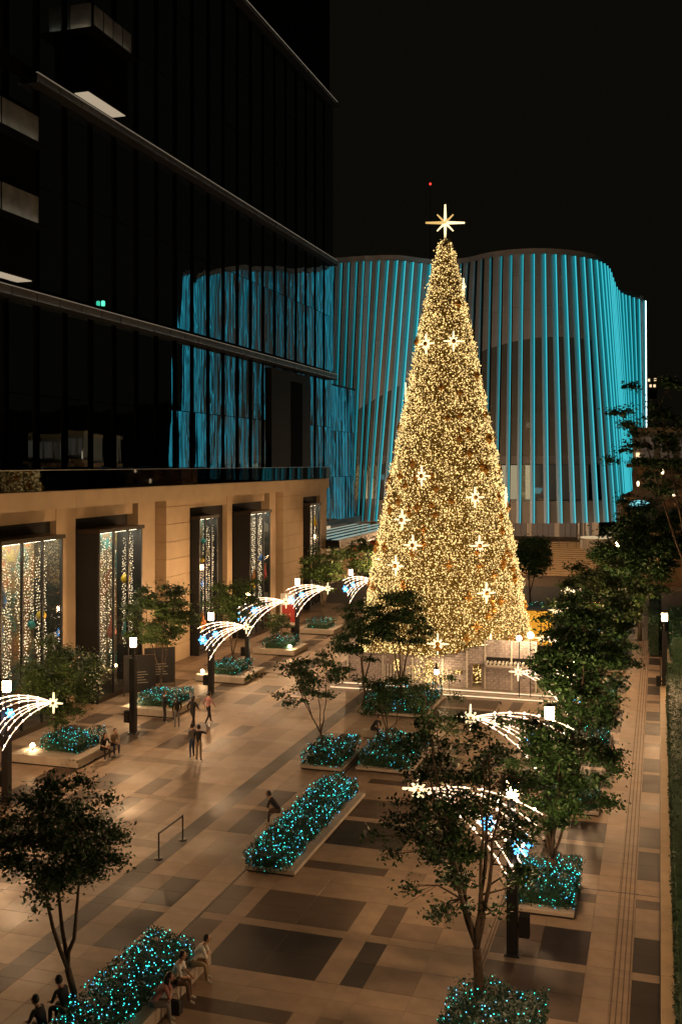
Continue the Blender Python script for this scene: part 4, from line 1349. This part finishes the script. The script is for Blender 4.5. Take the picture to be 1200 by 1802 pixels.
planter(-15.7, -13.7, 44.1, 47.4, 'small square planter under the slim leaning tree', hz=.5, leafbox=(-15.6, -13.85, 44.3, 47.2), nled=190, seed=9, dens=300)
planter(-13.2, -10.6, 44.6, 49.2, 'dim planter right of the slim leaning tree', hz=.5, nled=200, seed=10, dens=240)
planter(-16.0, -12.2, 54.7, 60.0, 'wide planter directly in front of the cottage set', hz=.5, nled=260, seed=11, dens=200)
planter(-5.0, -2.7, 19.4, 26.0, 'planter cut by the bottom edge, holding the many-stemmed tree', hz=.5, leafbox=(-4.95, -2.75, 19.6, 26.0), nled=300, seed=12, dens=620, size=.08)
planter(-4.6, -2.5, 32.0, 35.0, 'planter between the foreground lamp and the walkway', hz=.5, leafbox=(-4.55, -2.55, 32.25, 34.95), nled=300, seed=13, dens=600, size=.08)
planter(-4.6, -2.3, 41.6, 44.6, 'second planter along the walkway, under the big dark tree', hz=.5, nled=120, seed=14, dens=300)
planter(-4.6, -2.3, 51.2, 54.2, 'third planter along the walkway', hz=.5, nled=90, seed=15, dens=240)
planter(-4.6, -2.3, 60.8, 63.8, 'fourth planter along the walkway', hz=.5, nled=90, seed=16, dens=220)
planter(-4.6, -2.3, 70.4, 73.4, 'fifth planter along the walkway', hz=.5, nled=60, seed=17, dens=200)
planter(-4.6, -2.3, 80.0, 83.0, 'sixth and farthest planter along the walkway', hz=.5, nled=60, seed=18, dens=180)
planter(-14.0, -9.3, 94.0, 96.6, 'far planter by the road, right of the giant tree', hz=.7, nled=120, seed=19, dens=120, size=.12)


# ------------------------------------------------------------------ leafy trees
def leafy_tree(x, y, h, rad, label, zc=None, seed=1, nclump=40, per=90, size=.11, stems=3, leaf='leafA', off=(0, 0), flatc=.5, base_z=.1, crad=.42, trunk=.09, shape=1.0, low=.35, fork_at=None):
    gg = np.random.default_rng(seed)
    t = thing('leafy_tree', label, 'tree', (x, y, base_z), 0, 'small trees planted round the plaza')
    h = h - base_z
    zlow = h * low
    fork = h * gg.uniform(.10, .2) if fork_at is None else h * fork_at
    # crown clumps in a dome
    cl = []
    tries = 0
    while len(cl) < nclump and tries < 4000:
        tries += 1
        u = gg.normal(size=3); u /= np.linalg.norm(u)
        rr = gg.random() ** .45 * (1.16 if gg.random() < .18 else 1.0)
        zc_ = (zlow + h) / 2; hz = (h - zlow) / 2
        p = np.array([u[0] * rad * rr + off[0], u[1] * rad * rr + off[1], zc_ + u[2] * hz * rr * .92])
        tz = (p[2] - zlow) / (h - zlow)
        wmax = rad * (1.0 if shape == 1 else (0.55 + .9 * tz if tz < .5 else 1.0 - (tz - .5) * .7))
        if math.hypot(p[0] - off[0], p[1] - off[1]) > wmax * 1.12: continue
        if math.sin(p[0] * 2.6 + seed) * math.sin(p[1] * 2.2 + p[2] * 3.1 + seed * 2) > .45: continue
        if all(np.linalg.norm(p - q) > crad * .75 for q in cl) or gg.random() < .12:
            cl.append(p)
    mbt = MB()
    nodes = []
    tr = trunk
    mbt.tube([(0, 0, -.1), (gg.normal() * .04, gg.normal() * .04, fork * .5), (off[0] * .08, off[1] * .08, fork)], [tr * 1.35, tr * 1.05, tr], 8)
    P0 = np.array([off[0] * .08, off[1] * .08, fork])
    for s in range(stems):
        a = 2 * PI * s / stems + gg.uniform(-.4, .4)
        tip = np.array([off[0] * .9 + math.cos(a) * rad * .45, off[1] * .9 + math.sin(a) * rad * .45, h * gg.uniform(.75, .92)])
        mid = P0 * .5 + tip * .5 + np.array([math.cos(a) * .12, math.sin(a) * .12, -.15]) * rad * .5
        pts = []; rs = []
        for i in range(9):
            u = i / 8
            p = P0 * (1 - u) ** 2 + mid * 2 * u * (1 - u) + tip * u * u + gg.normal(size=3) * .025 * (i > 0)
            pts.append(p); rs.append(tr * (.75 - .62 * u) * (1.0 if stems < 4 else .8))
            if i > 1: nodes.append((p, rs[-1]))
        mbt.tube([tuple(p) for p in pts], rs, 6)
    for c in cl:
        cand = [(np.linalg.norm(p - c) + max(0, p[2] - c[2]) * 1.5, p, r) for p, r in nodes]
        cand.sort(key=lambda q: q[0]); _, p, r = cand[0]
        mid = (p + c) / 2 + gg.normal(size=3) * .07; mid[2] += .06
        mbt.tube([tuple(p), tuple(mid), tuple(c)], [max(r * .55, .012), max(r * .35, .009), .006], 4)
        for q in range(3):
            e = c + gg.normal(size=3) * crad * .5
            mbt.tube([tuple(mid), tuple(e)], [.009, .004], 3)
    mbt.build('trunk', M['bark'], t, True)
    cs = []
    for c in cl:
        k = int(per * 2.0 * gg.uniform(.6, 1.4))
        q = gg.normal(size=(k, 3)) * crad * np.array([.55, .55, .55 * flatc]) * gg.uniform(.8, 1.25)
        # leafy sprays: pull leaves to a few twig lines
        ang = gg.integers(0, 5, k) * 1.256 + c[0] * 3
        rr = gg.random(k) * crad * 1.05
        line = np.column_stack([np.cos(ang) * rr, np.sin(ang) * rr, -.25 * rr + gg.normal(size=k) * .04])
        w = (gg.random(k) < .55)[:, None]
        q = np.where(w, line + gg.normal(size=(k, 3)) * .045, q)
        cs.append(c + q)
    C = np.concatenate(cs)
    tag(link_mesh('crown', leaves(C, size * 1.25, .6, .5, mats=[M[leaf]], name='crown', g=gg), t), kind='stuff')
    return t


# foreground
leafy_tree(-14.2, 22.6, 6.0, 1.75, 'dark bushy tree at the bottom left corner', seed=31, nclump=64, per=130, size=.10, stems=3, leaf='leafA', off=(-.75, .4), low=.46, trunk=.085, flatc=.75, crad=.44)
leafy_tree(-4.35, 25.6, 7.7, 2.3, 'slender many-stemmed tree in the foreground, right of centre', seed=32, nclump=100, per=62, size=.105, stems=6, leaf='leafA', off=(-.55, .5), low=.27, trunk=.12, shape=2, crad=.38, fork_at=.22)
leafy_tree(-3.4, 34.3, 6.0, 2.1, 'big dark tree beside the foreground lamp, spreading over the walkway', seed=33, nclump=70, per=110, size=.115, stems=5, leaf='leafA', off=(.15, .3), low=.32, trunk=.09, flatc=.6)
leafy_tree(-3.3, 43.6, 8.5, 2.0, 'tall dark tree behind the big one, covering the right row lamps', seed=34, nclump=80, per=140, size=.14, stems=4, leaf='leafA', off=(0.2, 0), low=.3, trunk=.1, flatc=.7, crad=.5)
leafy_tree(-3.3, 52.8, 8.0, 2.3, 'dark green tree on the third walkway planter', seed=35, nclump=60, per=130, size=.15, stems=3, leaf='leafA', low=.33, trunk=.1, crad=.55)
leafy_tree(-3.3, 62.4, 8.6, 2.6, 'olive green tree behind the meteor lights at right', seed=36, nclump=60, per=130, size=.17, stems=3, leaf='leafB', low=.33, trunk=.1, crad=.6)
leafy_tree(-3.3, 72.0, 7.5, 2.2, 'green tree on the fifth walkway planter', seed=37, nclump=45, per=110, size=.18, stems=3, leaf='leafB', low=.33, trunk=.1, crad=.6)
leafy_tree(-1.5, 84.0, 11.4, 3.2, 'large black-green tree hiding the end of the walkway', seed=38, nclump=95, per=140, size=.22, stems=3, leaf='leafA', low=.25, trunk=.16, crad=.75, flatc=.8)
leafy_tree(3.6, 84.0, 12.0, 3.6, 'large dark tree at the right edge above the terrace', seed=39, nclump=80, per=120, size=.22, stems=3, leaf='leafA', low=.35, trunk=.16, crad=.75)
leafy_tree(2.9, 79.4, 21.0, 4.4, 'tall sparse tree with bare limbs against the dark sky at right', seed=40, nclump=42, per=70, size=.26, stems=4, leaf='leafA', low=.50, trunk=.2, crad=.75, off=(-2.6, 0))
# middle
leafy_tree(-15.3, 48.6 - 2.4, 5.3, 2.2, 'slim leaning tree with airy crown in the small square planter', seed=41, nclump=34, per=60, size=.13, stems=4, leaf='leafA', off=(-.9, 0), low=.45, trunk=.06, crad=.42, flatc=.5)
leafy_tree(-16.4, 57.2, 6.2, 1.9, 'dark round-crowned tree left of the cottage set', seed=42, nclump=44, per=120, size=.13, stems=3, leaf='leafA', low=.38, trunk=.07, crad=.5)
leafy_tree(-14.4, 57.9, 7.0, 2.0, 'dark open tree silhouetted on the giant Christmas tree', seed=43, nclump=44, per=100, size=.13, stems=3, leaf='leafA', low=.4, trunk=.07, crad=.5)
leafy_tree(-12.2, 47.0, 4.6, 1.5, 'low dark tree over the dim planter', seed=44, nclump=22, per=90, size=.11, stems=3, leaf='leafA', low=.35, trunk=.05, crad=.42)
leafy_tree(-8.6, 31.6 + 9, 5.6, 1.3, 'thin young tree behind the many-stemmed foreground tree', seed=45, nclump=16, per=60, size=.10, stems=3, leaf='leafA', low=.45, trunk=.045, crad=.4)
# left row
leafy_tree(-28.2, 43.6, 5.6, 2.1, 'lamplit green tree on the leftmost stone planter', seed=46, nclump=60, per=190, size=.12, stems=3, leaf='leafB', low=.18, trunk=.07, crad=.5, flatc=.8, base_z=.4, off=(.3, 0))
leafy_tree(-27.3, 53.0, 7.5, 2.1, 'dark green tree with thin trunk on the second stone planter', seed=47, nclump=54, per=140, size=.12, stems=3, leaf='leafB', low=.42, trunk=.06, crad=.5, base_z=.4)
leafy_tree(-26.8, 62.2, 6.6, 1.8, 'small tree on the third stone planter', seed=48, nclump=40, per=120, size=.13, stems=3, leaf='leafB', low=.5, trunk=.06, crad=.5, base_z=.4)
leafy_tree(-27.0, 71.3, 3.2, .9, 'low round bush on the fourth stone planter', seed=49, nclump=14, per=90, size=.13, stems=3, leaf='leafB', low=.2, trunk=.05, crad=.4, base_z=.4)
leafy_tree(-28.2, 85.4, 6.8, 2.2, 'green tree at the far end of the arcade', seed=50, nclump=44, per=110, size=.17, stems=3, leaf='leafB', low=.4, trunk=.07, crad=.6)
leafy_tree(-26.5, 95.0, 7.2, 2.6, 'dim green tree behind the farthest left lamp', seed=51, nclump=44, per=110, size=.19, stems=3, leaf='leafB', low=.35, trunk=.08, crad=.65)
leafy_tree(-22.2, 99.0, 6.5, 2.3, 'small dark tree just left of the giant tree', seed=52, nclump=34, per=100, size=.19, stems=3, leaf='leafA', low=.35, trunk=.08, crad=.65)
leafy_tree(-12.4, 103.5, 7.0, 2.1, 'dark round tree standing before the staircase', seed=53, nclump=60, per=120, size=.2, stems=3, leaf='leafA', low=.32, trunk=.09, crad=.62, flatc=.85)


# ------------------------------------------------------------------ people
SKIN = mat('skin', (0.42, 0.25, 0.17), .55)
HAIR = mat('black_hair', (0.012, 0.010, 0.009), .5)
SHOE = mat('pale_shoe', (0.4, 0.38, 0.36), .7)
CLOTH = {k: mat('cloth_' + k, c, .85, noise=.15, nscale=6) for k, c in dict(black=(.012, .012, .014), white=(.72, .70, .66), grey=(.18, .17, .17), khaki=(.25, .19, .12), navy=(.02, .03, .06),
                                                                           blue=(.06, .09, .16), pink=(.42, .2, .2), yellow=(.5, .36, .12), brown=(.1, .06, .04)).items()}


def person(x, y, z, rz, pose, top, bottom, label, h=1.68, long_hair=False, short_sleeve=False):
    t = thing('person', label, 'person', (x, y, z), rz)
    s = h / 1.72
    if pose == 'stand':
        J = dict(pel=(0, 0, .95), wst=(0, .0, 1.08), chs=(0, .01, 1.3), nk=(0, 0, 1.48), hd=(0, .02, 1.56),
                 hL=(-.09, 0, .9), kL=(-.10, .03, .5), aL=(-.11, -.02, .09), tL=(-.12, .13, .04), hR=(.09, 0, .9), kR=(.1, .05, .5), aR=(.12, .03, .09), tR=(.13, .18, .04),
                 sL=(-.18, 0, 1.42), eL=(-.24, -.03, 1.14), wL=(-.22, .12, .92), sR=(.18, 0, 1.42), eR=(.24, -.03, 1.14), wR=(.2, .14, .95))
    elif pose == 'walk':
        J = dict(pel=(0, 0, .93), wst=(0, .02, 1.06), chs=(0, .04, 1.28), nk=(0, .05, 1.46), hd=(0, .08, 1.54),
                 hL=(-.09, 0, .88), kL=(-.11, .2, .5), aL=(-.14, .28, .09), tL=(-.15, .43, .05), hR=(.09, 0, .88), kR=(.12, -.04, .49), aR=(.17, -.32, .12), tR=(.18, -.2, .04),
                 sL=(-.18, .03, 1.4), eL=(-.25, -.12, 1.16), wL=(-.24, -.05, .93), sR=(.18, .03, 1.4), eR=(.25, .12, 1.16), wR=(.2, .28, 1.0))
    elif pose == 'point':
        J = dict(pel=(0, 0, .95), wst=(0, .0, 1.08), chs=(0, .01, 1.3), nk=(0, 0, 1.48), hd=(0, .02, 1.56),
                 hL=(-.09, 0, .9), kL=(-.10, .03, .5), aL=(-.11, -.02, .09), tL=(-.12, .13, .04), hR=(.09, 0, .9), kR=(.1, .02, .5), aR=(.12, 0, .09), tR=(.13, .15, .04),
                 sL=(-.18, 0, 1.42), eL=(-.24, .02, 1.16), wL=(-.1, .22, 1.1), sR=(.18, 0, 1.42), eR=(.38, .1, 1.32), wR=(.42, .2, 1.56))
    else:  # sit: seat height .45 (scaled back), leaning forward
        ln_ = .22 if pose == 'sit' else .42
        J = dict(pel=(0, 0, .55), wst=(0, ln_ * .25, .68), chs=(0, ln_ * .65, .9), nk=(0, ln_ + .0, 1.06), hd=(0, ln_ + .05, 1.14),
                 hL=(-.09, .02, .53), kL=(-.13, .42, .54), aL=(-.12, .45, .09), tL=(-.13, .6, .04), hR=(.09, .02, .53), kR=(.13, .44, .53), aR=(.15, .5, .09), tR=(.17, .65, .04),
                 sL=(-.17, ln_ * .9, 1.0), eL=(-.23, ln_ + .05, .74), wL=(-.1, .4 + .05, .66), sR=(.17, ln_ * .9, 1.0), eR=(.23, ln_ + .08, .74), wR=(.1, .42, .68))
    RAD = dict(pel=(.15, .11), wst=(.13, .095), chs=(.16, .11), nk=(.055, .055), hd=(.05, .05), hL=(.095, .1), kL=(.062, .065), aL=(.042, .045), tL=(.035, .03), hR=(.095, .1), kR=(.062, .065), aR=(.042, .045), tR=(.035, .03),
               sL=(.062, .062), eL=(.045, .045), wL=(.03, .026), sR=(.062, .062), eR=(.045, .045), wR=(.03, .026))
    E = [('pel', 'wst'), ('wst', 'chs'), ('chs', 'nk'), ('nk', 'hd'), ('pel', 'hL'), ('hL', 'kL'), ('kL', 'aL'), ('aL', 'tL'), ('pel', 'hR'), ('hR', 'kR'), ('kR', 'aR'), ('aR', 'tR'),
         ('chs', 'sL'), ('sL', 'eL'), ('eL', 'wL'), ('chs', 'sR'), ('sR', 'eR'), ('eR', 'wR')]
    keys = list(J); idx = {k: i for i, k in enumerate(keys)}
    me = bpy.data.meshes.new('skel'); me.from_pydata([J[k] for k in keys], [(idx[a], idx[b]) for a, b in E], [])
    ob = bpy.data.objects.new('tmp', me); COL.objects.link(ob)
    md = ob.modifiers.new('Skin', 'SKIN')
    sv = me.skin_vertices[0].data if len(me.skin_vertices) else None
    if sv is None:
        bpy.context.view_layer.update(); sv = me.skin_vertices[0].data
    for k in keys:
        sv[idx[k]].radius = RAD[k]
    sv[idx['pel']].use_root = True
    md2 = ob.modifiers.new('Sub', 'SUBSURF'); md2.levels = 1; md2.render_levels = 1
    dg = bpy.context.evaluated_depsgraph_get()
    em = bpy.data.meshes.new_from_object(ob.evaluated_get(dg))
    verts = [tuple(v.co) for v in em.vertices]; faces = [tuple(p.vertices) for p in em.polygons]
    bpy.data.objects.remove(ob)
    body = MB(); body.add(verts, faces)
    # head with nose, ears, eyes; hands with fingers
    H = Vector(J['hd']) + Vector((0, .01, .055))
    body.ball(H, .1, 12, 9, mi=2, sc=(.82, .98, 1.18))
    body.add([tuple(H + Vector(q)) for q in ((-.016, .09, -.02), (.016, .09, -.02), (0, .09, .03), (0, .125, -.018))], [(0, 1, 3), (1, 2, 3), (2, 0, 3)], 2)
    for sx in (-1, 1):
        body.ball(H + Vector((sx * .082, 0, 0)), .025, 5, 4, mi=2, sc=(.5, .8, 1.2))
        body.ball(H + Vector((sx * .033, .088, .02)), .011, 5, 3, mi=4)
    body.box(H.x - .022, H.x + .022, H.y + .085, H.y + .094, H.z - .056, H.z - .048, 4)
    for w_, e_ in (('wL', 'eL'), ('wR', 'eR')):
        W = Vector(J[w_]); d = (W - Vector(J[e_])).normalized(); sd_ = d.cross(Vector((0, 0, 1)));
        if sd_.length < .1: sd_ = d.cross(Vector((0, 1, 0)))
        sd_.normalize(); nn_ = sd_.cross(d)
        pm = W + d * .055
        body.tube([tuple(W - d * .01), tuple(pm), tuple(W + d * .09)], [.026, .038, .03], 6, 2)
        for f_, (o_, L_) in enumerate(((-.03, .065), (-.01, .078), (.01, .072), (.028, .055))):
            p0 = W + d * .085 + sd_ * o_; p1 = p0 + d * L_ * .55 - nn_ * .01; p2 = p0 + d * L_ * .85 - nn_ * .035
            body.tube([tuple(p0), tuple(p1), tuple(p2)], [.009, .008, .006], 5, 2)
        p0 = W + d * .03 - sd_ * .03
        body.tube([tuple(p0), tuple(p0 + d * .03 - sd_ * .03), tuple(p0 + d * .06 - sd_ * .035 - nn_ * .01)], [.011, .01, .007], 5, 2)
    # materials of the skinned part by nearest bone
    nb = len(faces)
    segs = [(a, b, Vector(J[a]), Vector(J[b])) for a, b in E]
    for fi in range(nb):
        f = body.f[fi]; c = Vector((0, 0, 0))
        for i in f: c += Vector(body.v[i])
        c /= len(f)
        best = None
        for a, b, A, B in segs:
            ab = B - A; u = max(0, min(1, (c - A).dot(ab) / ab.length_squared)); dd = (A + ab * u - c).length
            if best is None or dd < best[0]: best = (dd, a, b, u)
        _, a, b, u = best
        if b in ('hL', 'kL', 'aL', 'hR', 'kR', 'aR'): m_ = 1
        elif b in ('tL', 'tR'): m_ = 3
        elif b == 'hd' or (b == 'nk' and u > .8): m_ = 2
        elif b in ('wL', 'wR'): m_ = 2 if (short_sleeve or u > .85) else 0
        else: m_ = 0
        body.mi[fi] = m_
    ob = body.build('body', [CLOTH[top], CLOTH[bottom], SKIN, SHOE, HAIR], t, True)
    ob.scale = (s, s, s)
    hr_ = MB(); hr_.ball(H + Vector((0, -.018, .022)), .105, 12, 8, sc=(.88, 1.0, 1.14))
    if long_hair: hr_.tube([tuple(H + Vector((0, -.05, .02))), tuple(H + Vector((0, -.09, -.12))), tuple(H + Vector((0, -.1, -.28)))], [.09, .09, .04], 8)
    # keep the face free
    hr_.v = [(a, min(b, H.y + .045) if c < H.z + .07 else b, c) for a, b, c in hr_.v]
    o = hr_.build('hair', HAIR, t, True); o.scale = (s, s, s)
    return t


def bag(px, py, pz, m, label):
    b = MB(); b.bbox(-.16, .16, -.1, .1, 0, .34, .05); b.tube([(-.08, 0, .33), (-.05, 0, .5), (.05, 0, .5), (.08, 0, .33)], .012, 5)
    o = b.build('bag', m); o.location = (px, py, pz); tag(o, label, 'bag')


person(-25.15, 42.9, -.0, R(-120), 'sit', 'black', 'black', 'person with long hair and bare arms sitting on the leftmost planter, left of the couple', long_hair=True, short_sleeve=True)
person(-25.1, 43.75, -.0, R(-125), 'sit', 'khaki', 'navy', 'person in a tan top sitting on the leftmost planter, right of the couple', short_sleeve=True)
person(-25.4, 49.7, 0, R(-60), 'stand', 'black', 'black', 'person in black standing at the second planter, leftmost of the group', h=1.74)
person(-25.15, 50.55, 0, R(-150), 'sit', 'yellow', 'black', 'child in a yellow top sitting on the edge of the second planter', h=1.45)
person(-24.3, 49.0, 0, R(40), 'stand', 'black', 'grey', 'person in black coat and grey trousers facing the seated child', long_hair=True, h=1.66)
person(-23.5, 49.2, 0, R(-20), 'walk', 'black', 'black', 'person all in black walking with legs apart, right of the group', long_hair=True, h=1.72)
person(-23.1, 50.3, 0, R(-30), 'walk', 'pink', 'black', 'person in a dusty pink top walking behind the one in black', h=1.72)
person(-21.15, 44.25, 0, R(60), 'stand', 'grey', 'blue', 'person in grey top and blue jeans standing in the middle of the plaza', h=1.62)
person(-20.65, 43.9, 0, R(-5), 'point', 'black', 'khaki', 'person in black T-shirt and khaki trousers raising a phone in the plaza', h=1.7, short_sleeve=True)
person(-14.05, 37.2, -.0, R(100), 'crouch', 'black', 'brown', 'person in black hunched forward on the left side of the middle planter', h=1.66)
person(-12.1, 25.2, .0, R(-75), 'crouch', 'white', 'khaki', 'person in white top at the right end of the seated trio, chin in hand', h=1.66, short_sleeve=True)
person(-12.1, 24.15, .0, R(-80), 'sit', 'white', 'brown', 'person in pale T-shirt in the middle of the seated trio', h=1.7, short_sleeve=True)
person(-12.1, 23.0, .0, R(-70), 'crouch', 'pink', 'grey', 'person with raised arm at the near end of the seated trio', h=1.66, short_sleeve=True, long_hair=True)
person(-13.95, 22.1, 0, R(80), 'sit', 'black', 'black', 'person in black seen from behind at the bottom left, the right one of the pair', h=1.7)
person(-14.0, 21.2, 0, R(85), 'sit', 'black', 'grey', 'person in dark shirt seen from behind at the bottom left corner', h=1.66)
person(-14.0, 50.2, 0, R(-100), 'crouch', 'black', 'black', 'small dark person seated right of the slim leaning tree', h=1.6)
bag(-11.75, 23.6, 0, CLOTH['black'], 'black handbag on the ground at the feet of the seated trio')
ft = MB(); ft.bbox(-.5, .5, -.25, .25, .08, .42, .03); ft.box(-.45, -.35, -.2, .2, 0, .08); ft.box(.35, .45, -.2, .2, 0, .08)
o = ft.build('stone_bench', M['kerb']); o.location = (-14.0, 50.25, 0); tag(o, 'short stone bench under the small seated person', 'bench')
b = MB(); b.tube([(0, 0, 0), (0, 0, .07)], .012, 5); b.box(-.04, .04, -.006, .006, .0, .15); o = b.build('phone', M['roomlit'])
o.location = (-20.2, 44.1, 1.6); tag(o, 'small phone held up by the person in khaki trousers', 'phone')

# barrier rail
br_ = thing('barrier_rail', 'thin black barrier rail with two posts on the dark paving band', 'barrier', (-16.9, 33.6, 0), 0)
for y in (-.95, .95):
    b = MB(); b.tube([(0, y, 0), (0, y, .93)], .028, 8); b.build('post', M['dark'], br_)
    b = MB(); b.lathe([(.16, 0), (.16, .02), (.04, .04)], 14, (0, y, 0)); b.build('base_disc', M['dark'], br_)
b = MB(); b.box(-.02, .02, -.95, .95, .87, .92); b.build('belt', M['dark'], br_)

# red poster stand near the arcade, and dark post by leaning tree
ps = thing('poster_stand', 'upright poster stand with red picture near the far stone pier', 'sign', (-30.2, 82.0, 0), R(25))
b = MB(); b.box(-.7, .7, -.05, .05, .2, 2.9); b.build('panel', M['white'], ps)
b = MB(); b.box(-.55, .55, -.06, -.051, .4, 1.9); b.build('picture', M['red'], ps)
b = MB(); b.box(-.7, .7, -.2, .2, 0, .08); b.build('foot', M['dark'], ps)
